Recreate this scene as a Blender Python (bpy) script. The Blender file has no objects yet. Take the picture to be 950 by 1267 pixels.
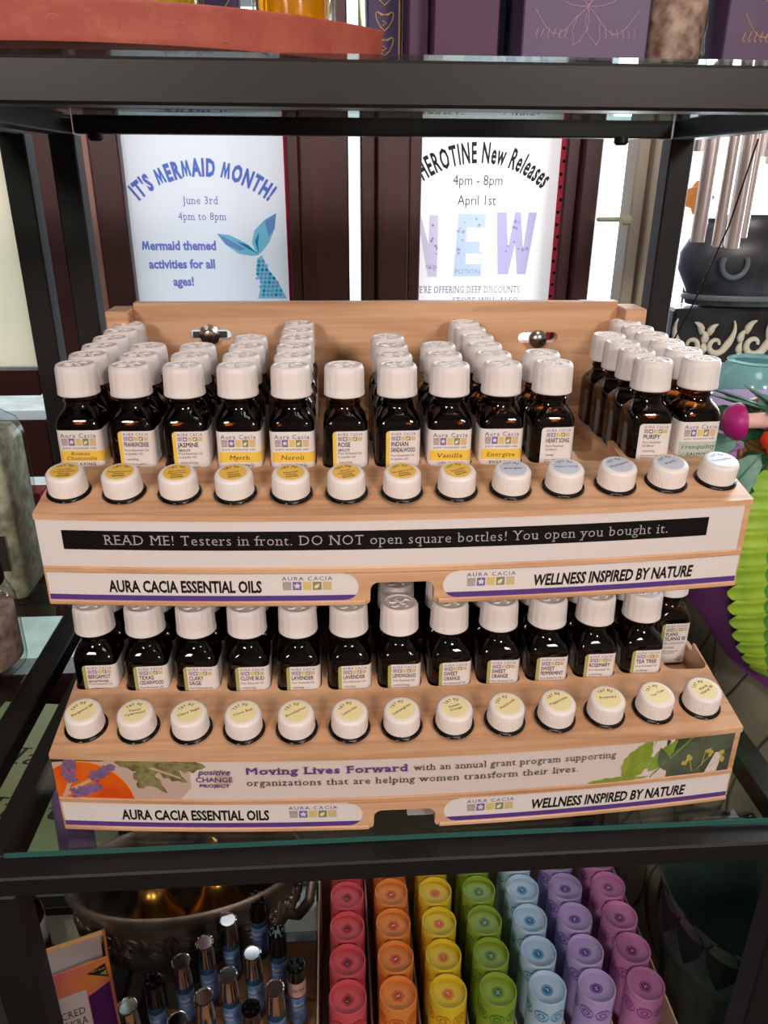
import bpy, bmesh, math, random
from mathutils import Vector, Matrix
from mathutils.geometry import tessellate_polygon
R = math.radians
PI = math.pi
sc = bpy.context.scene
COL = sc.collection
random.seed(7)

# ---------------------------------------------------------------- camera
cd = bpy.data.cameras.new('camera')
cam = bpy.data.objects.new('camera', cd)
COL.objects.link(cam)
sc.camera = cam
cd.sensor_fit = 'VERTICAL'
cd.sensor_height = 36.0
cd.lens = 36.0 * 960.94 / 1267.0
cd.clip_start = 0.01
cd.clip_end = 60
PT, YW, RL = 0.4077, 0.06678, 0.0059
Fv = Vector((math.sin(YW) * math.cos(PT), math.cos(YW) * math.cos(PT), -math.sin(PT)))
Rv = Vector((math.cos(YW), -math.sin(YW), 0))
Uv = Rv.cross(Fv)
R2 = Rv * math.cos(RL) + Uv * math.sin(RL)
U2 = -Rv * math.sin(RL) + Uv * math.cos(RL)
M3 = Matrix((R2, U2, -Fv)).transposed()
cam.matrix_world = Matrix.Translation((-0.03872, -0.46504, 0.10386)) @ M3.to_4x4()

# ---------------------------------------------------------------- sky and exposure
w = bpy.data.worlds.new('World')
sc.world = w
w.use_nodes = True
wn = w.node_tree
bg = wn.nodes['Background']
bg.inputs[0].default_value = (0.80, 0.92, 1.0, 1)
bg.inputs[1].default_value = 2.6
sc.view_settings.view_transform = 'Standard'
sc.view_settings.look = 'None'
sc.view_settings.exposure = 0.0
sc.view_settings.gamma = 1.0


def area(name, loc, size, power, color, rot=(0, 0, 0), sy=None):
    l = bpy.data.lights.new(name, 'AREA')
    l.energy = power
    l.color = color
    l.shape = 'RECTANGLE'
    l.size = size
    l.size_y = sy or size
    o = bpy.data.objects.new(name, l)
    COL.objects.link(o)
    o.location = loc
    o.rotation_euler = rot
    return o


# added lamps, unseen: two narrow spots favour the upper tier, one gives soft fill
LAMPS = [(-0.90, -2.05, 0.80), (0.80, -2.05, 0.80), (0.25, -0.75, 1.30)]
for i, lp in enumerate(LAMPS):
    o = area('added_lamp_light', (lp[0], lp[1], lp[2] - 0.03), 0.35 if i < 2 else 0.5, (3.0, 2.8, 7.0)[i], (1.0, 0.87, 0.81), (0, 0, 0), 0.35 if i < 2 else 0.5)
    if i < 2:
        o.data.spread = R(62)
        o.rotation_euler = (Vector((0.0, 0.02, 0.16)) - Vector(o.location)).to_track_quat('-Z', 'Y').to_euler()
# daylight entering by the shop window
area('window_daylight', (0.95, 1.0, 0.25), 1.0, 48, (0.88, 0.95, 1.0), (R(-90), 0, 0), 1.1)

# ---------------------------------------------------------------- materials
MT = {}


def nodes_of(m):
    m.use_nodes = True
    nt = m.node_tree
    return nt, nt.nodes['Principled BSDF']


def lin(c):
    if isinstance(c, str):
        c = tuple(int(c[i:i + 2], 16) / 255 for i in (0, 2, 4))
    return tuple(x / 12.92 if x <= 0.04045 else ((x + 0.055) / 1.055) ** 2.4 for x in c) + (1,)


def mat(name, c='808080', rough=0.5, metal=0.0, trans=0.0, ior=1.45, coat=0.0, spec=0.5,
        noise=None, bump=None, sheen=0, alpha=1.0, emit=None):
    """plain procedural material. noise=(scale, colour2, stretch, detail); bump=(scale, strength)"""
    if name in MT:
        return MT[name]
    m = bpy.data.materials.new(name)
    nt, b = nodes_of(m)
    b.inputs['Base Color'].default_value = lin(c)
    b.inputs['Roughness'].default_value = rough
    b.inputs['Metallic'].default_value = metal
    b.inputs['Transmission Weight'].default_value = trans
    b.inputs['IOR'].default_value = ior
    b.inputs['Coat Weight'].default_value = coat
    b.inputs['Specular IOR Level'].default_value = spec
    b.inputs['Sheen Weight'].default_value = sheen
    b.inputs['Alpha'].default_value = alpha
    if noise or bump:
        tc = nt.nodes.new('ShaderNodeTexCoord')
    if noise:
        s, c2, st, dt = noise
        mp = nt.nodes.new('ShaderNodeMapping')
        mp.inputs['Scale'].default_value = st
        nz = nt.nodes.new('ShaderNodeTexNoise')
        nz.inputs['Scale'].default_value = s
        nz.inputs['Detail'].default_value = dt
        cr = nt.nodes.new('ShaderNodeValToRGB')
        cr.color_ramp.elements[0].position = 0.35
        cr.color_ramp.elements[0].color = lin(c)
        cr.color_ramp.elements[1].position = 0.68
        cr.color_ramp.elements[1].color = lin(c2)
        nt.links.new(tc.outputs['Object'], mp.inputs[0])
        nt.links.new(mp.outputs[0], nz.inputs['Vector'])
        nt.links.new(nz.outputs[0], cr.inputs[0])
        nt.links.new(cr.outputs[0], b.inputs['Base Color'])
    if bump:
        n2 = nt.nodes.new('ShaderNodeTexNoise')
        n2.inputs['Scale'].default_value = bump[0]
        n2.inputs['Detail'].default_value = 4
        bp = nt.nodes.new('ShaderNodeBump')
        bp.inputs['Strength'].default_value = bump[1]
        bp.inputs['Distance'].default_value = 0.002
        nt.links.new(tc.outputs['Object'], n2.inputs['Vector'])
        nt.links.new(n2.outputs[0], bp.inputs['Height'])
        nt.links.new(bp.outputs[0], b.inputs['Normal'])
    MT[name] = m
    return m


def wood_mat(name, c1, c2, c3, scale=1.0, rough=0.42, axis=0):
    m = bpy.data.materials.new(name)
    nt, b = nodes_of(m)
    tc = nt.nodes.new('ShaderNodeTexCoord')
    mp = nt.nodes.new('ShaderNodeMapping')
    st = [95 * scale, 95 * scale, 95 * scale]
    st[axis] = 5 * scale
    mp.inputs['Scale'].default_value = st
    n1 = nt.nodes.new('ShaderNodeTexNoise')
    n1.inputs['Scale'].default_value = 1.0
    n1.inputs['Detail'].default_value = 5
    n1.inputs['Distortion'].default_value = 0.6
    cr = nt.nodes.new('ShaderNodeValToRGB')
    e = cr.color_ramp.elements
    e[0].position = 0.3
    e[0].color = lin(c1)
    e[1].position = 0.75
    e[1].color = lin(c3)
    k = e.new(0.5)
    k.color = lin(c2)
    nt.links.new(tc.outputs['Object'], mp.inputs[0])
    nt.links.new(mp.outputs[0], n1.inputs['Vector'])
    nt.links.new(n1.outputs[0], cr.inputs[0])
    nt.links.new(cr.outputs[0], b.inputs['Base Color'])
    b.inputs['Roughness'].default_value = rough
    bp = nt.nodes.new('ShaderNodeBump')
    bp.inputs['Strength'].default_value = 0.08
    bp.inputs['Distance'].default_value = 0.001
    nt.links.new(n1.outputs[0], bp.inputs['Height'])
    nt.links.new(bp.outputs[0], b.inputs['Normal'])
    MT[name] = m
    return m


def thin_glass(name, c, ior=1.45, refl=1.0):
    """thin clear glass: lets light straight through and mirrors it by Fresnel"""
    m = bpy.data.materials.new(name)
    m.use_nodes = True
    nt = m.node_tree
    nt.nodes.remove(nt.nodes['Principled BSDF'])
    t_ = nt.nodes.new('ShaderNodeBsdfTransparent')
    t_.inputs[0].default_value = lin(c)
    gl = nt.nodes.new('ShaderNodeBsdfGlossy')
    gl.inputs['Roughness'].default_value = 0.02
    fr = nt.nodes.new('ShaderNodeFresnel')
    ge = nt.nodes.new('ShaderNodeNewGeometry')
    mr = nt.nodes.new('ShaderNodeMapRange')      # same reflectance from both faces of the pane
    mr.inputs['To Min'].default_value = ior
    mr.inputs['To Max'].default_value = 1.0 / ior
    nt.links.new(ge.outputs['Backfacing'], mr.inputs['Value'])
    nt.links.new(mr.outputs[0], fr.inputs[0])
    mx = nt.nodes.new('ShaderNodeMixShader')
    nt.links.new(fr.outputs[0], mx.inputs[0])
    nt.links.new(t_.outputs[0], mx.inputs[1])
    nt.links.new(gl.outputs[0], mx.inputs[2])
    nt.links.new(mx.outputs[0], nt.nodes['Material Output'].inputs[0])
    MT[name] = m
    return m


def glass_mat(name, c, rough=0.0, ior=1.45):
    m = bpy.data.materials.new(name)
    nt, b = nodes_of(m)
    b.inputs['Base Color'].default_value = lin(c)
    b.inputs['Roughness'].default_value = rough
    b.inputs['Transmission Weight'].default_value = 1.0
    b.inputs['IOR'].default_value = ior
    MT[name] = m
    return m


wood_mat('maple', 'b5845e', 'd0a27c', 'dfb691')
wood_mat('maple_side', 'b58a68', 'cba080', 'd6b090', axis=1)
wood_mat('maple_end', 'a87450', 'b98660', 'c4946c', axis=2)
wood_mat('mahogany', '331414', '421a1b', '4c2021', 0.5, 0.4, 2)
wood_mat('mahogany_rail', '301212', '3c1718', '481d1e', 0.5, 0.4, 0)
wood_mat('roller_wood', '8a5c38', 'a87447', 'b88452', 1.0, 0.5, 0)
mat('frame_black', '1f1c1c', 0.42, coat=0.0, spec=0.35, bump=(900, 0.015))
mat('frame_inner', '1d1c1d', 0.45)
mat('cap_white', 'e8e0dc', 0.38, spec=0.4)
mat('tester_white', 'ebe4df', 0.33, spec=0.5)
mat('paper_white', 'e2dad6', 0.5)
mat('card_white', 'ded5d1', 0.5)
mat('card_lower', 'd9cbc3', 0.5)
mat('ink_black', '17120f', 0.45)
mat('ink_dark', '2b2522', 0.5)
mat('ink_brown', '6a2b20', 0.5)
mat('ink_grey', 'aaa5a6', 0.5)
mat('ink_purple', '5b3a78', 0.5)
mat('ink_plum', '5c3f7c', 0.5)
mat('ink_lavtext', '8f83ab', 0.5)
mat('strip_black', '100c0b', 0.35)
mat('band_purple', '5a3a86', 0.45)
mat('label_yellow', 'ecc24a', 0.45)
mat('label_olive', 'a8a45c', 0.5)
mat('label_sage', 'b3bfae', 0.5)
mat('sticker_yellow', 'eec259', 0.28)
mat('sticker_pale', 'f0e4ae', 0.28)
mat('sticker_blue', 'c7cfe0', 0.28)
mat('sq_grey', 'a79c97', 0.5)
mat('sq_purple', '7463a5', 0.5)
mat('sq_gold', 'd8bf76', 0.5)
mat('sq_olive', '8c8a4c', 0.5)
mat('sq_tan', 'cdb28a', 0.5)
mat('amber_oil', '080201', 0.08, spec=0.5)
glass_mat('amber_glass', '8a3c08')
thin_glass('shelf_glass', 'f0f8f5')
mat('glass_edge', '32605a', 0.15)
thin_glass('clear_glass', 'f6faf8')
mat('neck_black', '060504', 0.12, spec=0.6)
mat('chrome', 'd8d4d2', 0.08, metal=1.0)
mat('nickel', 'a39c94', 0.25, metal=1.0)
mat('brass', 'd09a48', 0.32, metal=1.0)
mat('pewter', '8d8074', 0.45, metal=0.8, noise=(25, '4e443c', (1, 1, 1), 4))


# ---------------------------------------------------------------- geometry collector
def ident(p):
    return p


class G:
    def __init__(s):
        s.v = []
        s.f = []
        s.m = []
        s.mats = []

    def mi(s, m):
        if m not in s.mats:
            s.mats.append(m)
        return s.mats.index(m)

    def add(s, vs, fs, m, T=None):
        k = len(s.v)
        if T is None:
            s.v.extend(tuple(p) for p in vs)
        elif isinstance(T, Matrix):
            s.v.extend(tuple(T @ Vector(p)) for p in vs)
        else:
            s.v.extend(tuple(T(p)) for p in vs)
        i = s.mi(m)
        for f in fs:
            s.f.append([a + k for a in f])
            s.m.append(i)
        return s

    def box(s, x0, x1, y0, y1, z0, z1, m, c=0.0, T=None):
        if c <= 0:
            vs = [(x, y, z) for x in (x0, x1) for y in (y0, y1) for z in (z0, z1)]
            fs = [(0, 1, 3, 2), (4, 6, 7, 5), (0, 4, 5, 1), (2, 3, 7, 6), (0, 2, 6, 4), (1, 5, 7, 3)]
            return s.add(vs, fs, m, T)
        c = min(c, (x1 - x0) * .45, (y1 - y0) * .45, (z1 - z0) * .45)
        mid = Vector(((x0 + x1) / 2, (y0 + y1) / 2, (z0 + z1) / 2))
        h = ((x1 - x0) / 2, (y1 - y0) / 2, (z1 - z0) / 2)
        vs, ix = [], {}
        for sx in (-1, 1):
            for sy in (-1, 1):
                for sz in (-1, 1):
                    for a in range(3):
                        d = [h[0] - c, h[1] - c, h[2] - c]
                        d[a] = h[a]
                        ix[(sx, sy, sz, a)] = len(vs)
                        vs.append((mid[0] + sx * d[0], mid[1] + sy * d[1], mid[2] + sz * d[2]))
        fs = []

        def quad(ids):
            p = [Vector(vs[i]) for i in ids]
            n = (p[1] - p[0]).cross(p[2] - p[0])
            ctr = sum(p, Vector()) / len(p) - mid
            fs.append(ids if n.dot(ctr) > 0 else ids[::-1])
        for a in range(3):
            b, d = [(1, 2), (0, 2), (0, 1)][a]
            for sa in (-1, 1):
                ids = []
                for sb, sd in ((-1, -1), (1, -1), (1, 1), (-1, 1)):
                    k = [0, 0, 0]
                    k[a], k[b], k[d] = sa, sb, sd
                    ids.append(ix[(k[0], k[1], k[2], a)])
                quad(ids)
        for a in range(3):
            b, d = [(1, 2), (0, 2), (0, 1)][a]
            for sb in (-1, 1):
                for sd in (-1, 1):
                    ids = []
                    for sa, which in ((-1, b), (1, b), (1, d), (-1, d)):
                        k = [0, 0, 0]
                        k[a], k[b], k[d] = sa, sb, sd
                        ids.append(ix[(k[0], k[1], k[2], which)])
                    quad(ids)
        for sx in (-1, 1):
            for sy in (-1, 1):
                for sz in (-1, 1):
                    quad([ix[(sx, sy, sz, a)] for a in range(3)])
        return s.add(vs, fs, m, T)

    def lathe(s, prof, n, m, T=None, cap0=True, cap1=True, rib=None, a0=0.0):
        """prof: list of (radius, z). rib(k, i) -> radius factor"""
        vs, fs = [], []
        for k, (r, z) in enumerate(prof):
            for i in range(n):
                a = a0 + 2 * PI * i / n
                q = r * (rib(k, i) if rib else 1.0)
                vs.append((q * math.cos(a), q * math.sin(a), z))
        for k in range(len(prof) - 1):
            for i in range(n):
                j = (i + 1) % n
                fs.append((k * n + i, k * n + j, (k + 1) * n + j, (k + 1) * n + i))
        if cap0:
            fs.append(tuple(range(n - 1, -1, -1)))
        if cap1:
            b = (len(prof) - 1) * n
            fs.append(tuple(b + i for i in range(n)))
        return s.add(vs, fs, m, T)

    def tube(s, path, r, m, n=8, T=None, caps=True):
        """swept tube; r a number or a list"""
        P = [Vector(p) for p in path]
        rr = r if isinstance(r, (list, tuple)) else [r] * len(P)
        vs, fs = [], []
        up = Vector((0, 0, 1))
        prev = None
        for k, p in enumerate(P):
            t = (P[min(k + 1, len(P) - 1)] - P[max(k - 1, 0)]).normalized()
            if prev is None:
                a = up.cross(t)
                if a.length < 1e-3:
                    a = Vector((1, 0, 0)).cross(t)
                a.normalize()
            else:
                a = (prev - t * prev.dot(t)).normalized()
            prev = a
            b = t.cross(a)
            for i in range(n):
                th = 2 * PI * i / n
                vs.append(p + (a * math.cos(th) + b * math.sin(th)) * rr[k])
        for k in range(len(P) - 1):
            for i in range(n):
                j = (i + 1) % n
                fs.append((k * n + i, k * n + j, (k + 1) * n + j, (k + 1) * n + i))
        if caps:
            fs.append(tuple(range(n - 1, -1, -1)))
            b = (len(P) - 1) * n
            fs.append(tuple(b + i for i in range(n)))
        return s.add(vs, fs, m, T)

    def prism(s, loops, z0, z1, m, T=None, zt=None):
        """extrude a polygon with holes; loops: outer CCW list, then holes. zt(x,y) gives the top height"""
        flat = [p for l in loops for p in l]
        n = len(flat)
        tris = tessellate_polygon([[Vector((p[0], p[1], 0)) for p in l] for l in loops])
        tp = [(p[0], p[1], zt(p[0], p[1]) if zt else z1) for p in flat]
        bt = [(p[0], p[1], z0) for p in flat]
        fs = []
        for t in tris:
            a, b, c = [Vector(flat[i][:2]) for i in t]
            if (b - a).cross(c - a) < 0:
                t = t[::-1]
            fs.append(tuple(t))
            fs.append(tuple(i + n for i in t[::-1]))
        k = 0
        for li, l in enumerate(loops):
            ar = sum(l[i][0] * l[(i + 1) % len(l)][1] - l[(i + 1) % len(l)][0] * l[i][1] for i in range(len(l)))
            ccw = ar > 0
            for i in range(len(l)):
                j = (i + 1) % len(l)
                q = (k + i, k + i + n, k + j + n, k + j)
                want = ccw if li == 0 else not ccw
                fs.append(q if want else q[::-1])
            k += len(l)
        return s.add(tp + bt, fs, m, T)

    def bprism(s, loops, z0, z1, m, T, step=0.015):
        """prism cut into slices along x, so that it can follow a bowed front"""
        t = G()
        t.prism(loops, z0, z1, m)
        s.sliced(t, m, T, step)

    def bpoly(s, pts, m, T, step=0.015):
        t = G()
        t.poly(pts, m)
        s.sliced(t, m, T, step)

    def sliced(s, t, m, T, step):
        bm = bmesh.new()
        vv = [bm.verts.new(p) for p in t.v]
        for f in t.f:
            try:
                bm.faces.new([vv[i] for i in f])
            except ValueError:
                pass
        x0 = min(p[0] for p in t.v)
        x1 = max(p[0] for p in t.v)
        k = math.floor(x0 / step) + 1
        while k * step < x1:
            bmesh.ops.bisect_plane(bm, geom=bm.verts[:] + bm.edges[:] + bm.faces[:], plane_co=(k * step, 0, 0), plane_no=(1, 0, 0), dist=1e-6)
            k += 1
        bm.verts.index_update()
        s.add([v.co[:] for v in bm.verts], [[v.index for v in f.verts] for f in bm.faces], m, T)
        bm.free()

    def poly(s, pts, m, T=None):
        """flat polygon in the xy plane"""
        tris = tessellate_polygon([[Vector((p[0], p[1], 0)) for p in pts]])
        fs = []
        for t in tris:
            a, b, c = [Vector(pts[i][:2]) for i in t]
            fs.append(tuple(t) if (b - a).cross(c - a) > 0 else tuple(t[::-1]))
        return s.add([(p[0], p[1], 0) for p in pts], fs, m, T)

    def grid(s, fn, nu, nv, m, T=None, flip=False):
        vs = [fn(i / nu, j / nv) for j in range(nv + 1) for i in range(nu + 1)]
        fs = []
        for j in range(nv):
            for i in range(nu):
                a = j * (nu + 1) + i
                f = (a, a + 1, a + nu + 2, a + nu + 1)
                fs.append(f[::-1] if flip else f)
        return s.add(vs, fs, m, T)

    def mesh(s, name, angle=35):
        me = bpy.data.meshes.new(name)
        me.from_pydata(s.v, [], s.f)
        for m in s.mats:
            me.materials.append(MT[m])
        me.polygons.foreach_set('material_index', s.m)
        me.polygons.foreach_set('use_smooth', [True] * len(s.f))
        me.set_sharp_from_angle(angle=R(angle))
        me.update()
        return me


def link(name, me, parent=None, loc=None, rot=None):
    o = bpy.data.objects.new(name, me)
    COL.objects.link(o)
    if parent:
        o.parent = parent
    if loc:
        o.location = loc
    if rot:
        o.rotation_euler = rot
    return o


def part(name, g, parent, loc=None, rot=None, label=None, kind=None, angle=35):
    o = link(name, g.mesh(name, angle) if isinstance(g, G) else g, parent, loc, rot)
    if label:
        o['label'] = label
    if kind:
        o['kind'] = kind
    return o


def tag(o, label, cat, group=None, kind=None):
    if label:
        o['label'] = label
    if cat:
        o['category'] = cat
    if group:
        o['group'] = group
    if kind:
        o['kind'] = kind
    return o


def thing(name, label, cat, loc=(0, 0, 0), rot=(0, 0, 0), group=None):
    o = link(name, None, None, loc, rot)
    o.empty_display_size = 0.02
    return tag(o, label, cat, group)


def struct(name, g, angle=35):
    o = link(name, g.mesh(name, angle))
    o['kind'] = 'structure'
    return o


def copy_thing(src, loc, rot=None, label=None, group=None):
    r = src.copy()
    COL.objects.link(r)
    r.location = loc
    if rot:
        r.rotation_euler = rot
    if label:
        r['label'] = label
    if group:
        r['group'] = group
    for ch in src.children:
        c = ch.copy()
        COL.objects.link(c)
        c.parent = r
        for g2 in ch.children:
            d = g2.copy()
            COL.objects.link(d)
            d.parent = c
    return r


# ---------------------------------------------------------------- lettering
GL = {}
_cur = bpy.data.curves.new('tmp', 'FONT')
_cur.resolution_u = 2
_tob = bpy.data.objects.new('tmp', _cur)
COL.objects.link(_tob)


def _mesh_of(body, off):
    _cur.body = body
    _cur.offset = off
    bpy.context.view_layer.update()
    dg = bpy.context.evaluated_depsgraph_get()
    ev = _tob.evaluated_get(dg)
    me = ev.to_mesh()
    vs = [tuple(v.co) for v in me.vertices]
    fs = [tuple(p.vertices) for p in me.polygons]
    ev.to_mesh_clear()
    return vs, fs


_bar = max(v[0] for v in _mesh_of('|', 0)[0])
XH, CH = 0.0, 0.0
CH = max(v[1] for v in _mesh_of('H', 0)[0])
XH = max(v[1] for v in _mesh_of('x', 0)[0])
ASC = max(v[1] for v in _mesh_of('l', 0)[0])
DSC = min(v[1] for v in _mesh_of('p', 0)[0])


def glyph(ch, off=0.0, serif=False):
    key = (ch, off, serif)
    if key in GL:
        return GL[key]
    adv = max(v[0] for v in _mesh_of(ch + '|', 0)[0]) - _bar
    if ch == ' ':
        GL[key] = ([], [], adv)
        return GL[key]
    if ch == 'M' and off == 0.0201:
        P_ = [(.02, 0), (.13, .682), (.27, .682), (.39, .33), (.51, .682), (.65, .682), (.76, 0), (.60, 0), (.545, .38), (.42, .0), (.36, .0), (.235, .38), (.18, 0)]
        vs = [(p[0], p[1], 0) for p in P_]
        fs = [tuple(t) for t in tessellate_polygon([[Vector(v) for v in vs]])]
    elif ch in 'MW' and off > 0:
        v0, f0 = _mesh_of(ch, 0)
        vs, fs = [], []
        for q, sh in enumerate((-off, 0, off)):
            k = len(vs)
            vs += [(v[0] + sh, v[1], q * 2e-5) for v in v0]
            fs += [tuple(i + k for i in f) for f in f0]
    else:
        vs, fs = _mesh_of(ch, off)
    # make every triangle face +z
    out = []
    for f in fs:
        a, b, c = Vector(vs[f[0]]), Vector(vs[f[1]]), Vector(vs[f[2]])
        out.append(f if (b - a).cross(c - a).z > 0 else f[::-1])
    fs = out
    if serif and ch.isalpha():
        cnt = {}
        for f in fs:
            for i in range(len(f)):
                e = tuple(sorted((f[i], f[(i + 1) % len(f)])))
                cnt[e] = cnt.get(e, 0) + 1
        th = 0.05 + off * 0.5
        ext = 0.085
        add = []
        for e, n in cnt.items():
            if n != 1:
                continue
            a, b = vs[e[0]], vs[e[1]]
            if abs(a[1] - b[1]) > 1e-3:
                continue
            y = (a[1] + b[1]) / 2
            x0, x1 = min(a[0], b[0]), max(a[0], b[0])
            L = x1 - x0
            for lv, sg in ((0, 1), (XH, -1), (CH, -1), (ASC, -1), (DSC, 1)):
                if abs(y - (lv - sg * off)) < 0.012 and 0.05 < L:
                    if L < 0.24 and ch not in 'TtzZJ':
                        l2 = ext if not (ch in 'nmrpu' and lv == XH) else ext
                        r2 = 0.0 if (lv in (XH, ASC) and ch in 'nmrpbhdklij') else ext
                        if ch == 'u' and lv == XH:
                            r2 = 0
                        add.append((x0 - l2, x1 + r2, y, y + sg * th))
                    elif ch in 'BDEFLPR' and L >= 0.24:
                        add.append((x0 - ext, x0 + 0.1, y, y + sg * th))
                    elif ch in 'T' and lv == 0:
                        add.append((x0 - ext, x1 + ext, y, y + sg * th))
                    elif ch == 'T':
                        for xx in (x0, x1 - th):
                            add.append((xx, xx + th, y - 0.12, y))
                    break
        vs, fs = list(vs), list(fs)
        for x0, x1, y0, y1 in add:
            if y1 < y0:
                y0, y1 = y1, y0
            k = len(vs)
            vs += [(x0, y0, 1.5e-5), (x1, y0, 1.5e-5), (x1, y1, 1.5e-5), (x0, y1, 1.5e-5)]
            fs.append((k, k + 1, k + 2, k + 3))
    GL[key] = (vs, fs, adv)
    return GL[key]


def text(g, s, x0, x1, y, h, m, T, off=0.0, serif=False, shear=0.0, arc=None, align='fit', sp=0.0, sxmax=None):
    """letters between x0 and x1 (2D), baseline y, capital height h. T maps (x, y, lift) to 3D.
    arc=(cx, cy, r): baseline bent over a circle, x measured as arc length from the top"""
    sy = h / CH
    tot = 0
    lay = []
    for c in s:
        gv = glyph(c, 0.0201 if (m[:3] == 'pr_' and c == 'M') else off, serif)
        lay.append((gv, tot))
        tot += gv[2] + sp + (0.05 if serif else 0)
    tot -= sp
    if tot <= 0:
        return
    sx = (x1 - x0) / tot
    if sxmax and sx > sy * sxmax:
        sx = sy * sxmax
    if align == 'left':
        sx = sy * (sxmax or 1)
    if align == 'center':
        sx = min(sx, sy * (sxmax or 1))
        x0 = (x0 + x1) / 2 - tot * sx / 2
    for gv, xo in lay:
        vs, fs, adv = gv
        if not vs:
            continue
        if arc:
            cx, cy, r = arc
            mid = x0 + (xo + adv / 2) * sx
            a = mid / r
            ca, sa = math.cos(a), math.sin(a)
            pts = []
            for v in vs:
                lx = (v[0] - adv / 2) * sx + shear * v[1] * sy
                ly = v[1] * sy + r
                pts.append((cx + lx * ca + ly * sa, cy + ly * ca - lx * sa, v[2]))
        else:
            pts = [(x0 + (xo + v[0]) * sx + shear * v[1] * sy, y + v[1] * sy, v[2]) for v in vs]
        g.add(pts, fs, m, T)


def rect(g, x0, x1, y0, y1, m, T, n=1):
    vs = []
    for i in range(n + 1):
        x = x0 + (x1 - x0) * i / n
        vs += [(x, y0, 0), (x, y1, 0)]
    g.add(vs, [(2 * i, 2 * i + 2, 2 * i + 3, 2 * i + 1) for i in range(n)], m, T)


def disc(g, cx, cy, r, m, T, n=16, ry=None, wob=0.0, lob=0):
    pts = []
    for i in range(n):
        a = 2 * PI * i / n
        q = 1 + (wob * (0.5 + 0.5 * math.cos(a * lob)) if lob else random.uniform(-wob, wob))
        pts.append((cx + r * q * math.cos(a), cy + (ry or r) * q * math.sin(a)))
    g.poly(pts, m, T)


def lift(T, d):
    return lambda p: T((p[0], p[1], p[2] + d))


def leafpts(x, y, L, W, ang, tooth=0, n=8, bend=0.0):
    up, dn = [], []
    for i in range(n + 1):
        t = i / n
        w = W * math.sin(PI * t ** 0.8) * (1 + (tooth if i % 2 else -tooth))
        bx, by = L * t, bend * L * math.sin(PI * t)
        up.append((bx, by + w))
        dn.append((bx, by - w))
    pts = dn + up[::-1][1:-1]
    ca, sa = math.cos(ang), math.sin(ang)
    return [(x + p[0] * ca - p[1] * sa, y + p[0] * sa + p[1] * ca) for p in pts]


# ================================================================ room shell
def wl(g, x0, x1, z0, z1, m='mahogany', y0=0.65, y1=0.70, c=0.002):
    g.box(x0, x1, y0, y1, z0, z1, m, c)


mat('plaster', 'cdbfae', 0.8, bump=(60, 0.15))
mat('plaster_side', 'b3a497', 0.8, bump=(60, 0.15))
mat('ceiling_paint', 'd8cfc4', 0.9)
mat('floor_lino', '3c3430', 0.5, noise=(9, '4a403a', (1, 1, 1), 5))
mat('alu', '9a948c', 0.35, metal=0.3)
mat('cream_paint', 'd5cdb4', 0.5)
mat('beige_frame', 'b3a997', 0.5)
mat('mauve_frame', '6d5a70', 0.5)
mat('pave', '9a9a94', 0.9, noise=(6, '7d7d78', (1, 1, 1), 5))
struct('floor', G().box(-2.2, 2.2, -2.6, 0.7, -1.36, -1.30, 'floor_lino'))
struct('ceiling', G().box(-2.2, 2.2, -2.6, 0.7, 1.38, 1.44, 'ceiling_paint'))
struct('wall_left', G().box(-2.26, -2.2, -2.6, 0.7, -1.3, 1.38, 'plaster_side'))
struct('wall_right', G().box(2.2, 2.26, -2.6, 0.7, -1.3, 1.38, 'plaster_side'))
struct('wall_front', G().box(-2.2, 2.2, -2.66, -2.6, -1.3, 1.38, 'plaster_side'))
g = G()
g.box(-2.2, -0.70, 0.65, 0.70, -1.3, 1.38, 'plaster')
g.box(-0.70, 1.9, 0.65, 0.70, 0.75, 1.38, 'plaster')
g.box(1.9, 2.2, 0.65, 0.70, -1.3, 0.75, 'plaster')
g.box(-0.70, 1.9, 0.65, 0.70, -1.3, -0.95, 'plaster')
struct('wall_back', g)
struct('trim_1', G().box(-5, 5, 0.72, 8, -1.40, -1.34, 'pave'))

# mahogany window frames (measured along the wall)
WIN = [(-0.70, -0.487), (-0.455, -0.352), (-0.352, -0.306)]
g = G()
wl(g, -0.70, -0.60, -0.95, 0.75)
wl(g, -0.455, -0.3699, -0.95, 0.75)
wl(g, -0.345, -0.306, -0.95, 0.75, y0=0.645)
wl(g, -0.60, -0.455, -0.186, -0.150, 'mahogany_rail', y0=0.648)
wl(g, -0.60, -0.455, -0.310, -0.222, 'mahogany_rail', y0=0.648)
wl(g, -0.60, -0.455, -0.55, -0.43, 'mahogany_rail', y0=0.648)
wl(g, -0.60, -0.455, -0.95, -0.66, 'mahogany_rail', y0=0.648)
wl(g, -0.60, -0.455, 0.40, 0.75, 'mahogany_rail', y0=0.648)
wl(g, -0.3699, -0.345, -0.95, 0.75, 'mahogany', y0=0.66)
struct('window_1', g)
mat('mauve', 'a87f7a', 0.5)
struct('trim_2', G().box(-0.3745, -0.3430, 0.640, 0.652, -0.95, 0.75, 'mauve'))
g = G()
wl(g, -0.094, -0.078, -0.95, 0.75)
wl(g, -0.077, -0.0135, -0.95, 0.75, y0=0.644)
wl(g, -0.306, -0.094, -0.95, -0.20, 'mahogany_rail', y0=0.652)
wl(g, -0.306, -0.094, 0.30, 0.75, 'mahogany_rail', y0=0.652)
struct('window_2', g)
g = G()
wl(g, 0.0025, 0.023, -0.95, 0.75, 'mahogany_rail', y0=0.655)
wl(g, 0.0235, 0.066, -0.95, 0.75, y0=0.640)
wl(g, 0.0662, 0.083, -0.95, 0.75, y0=0.650)
wl(g, 0.083, 0.278, -0.95, -0.20, 'mahogany_rail', y0=0.652)
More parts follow.
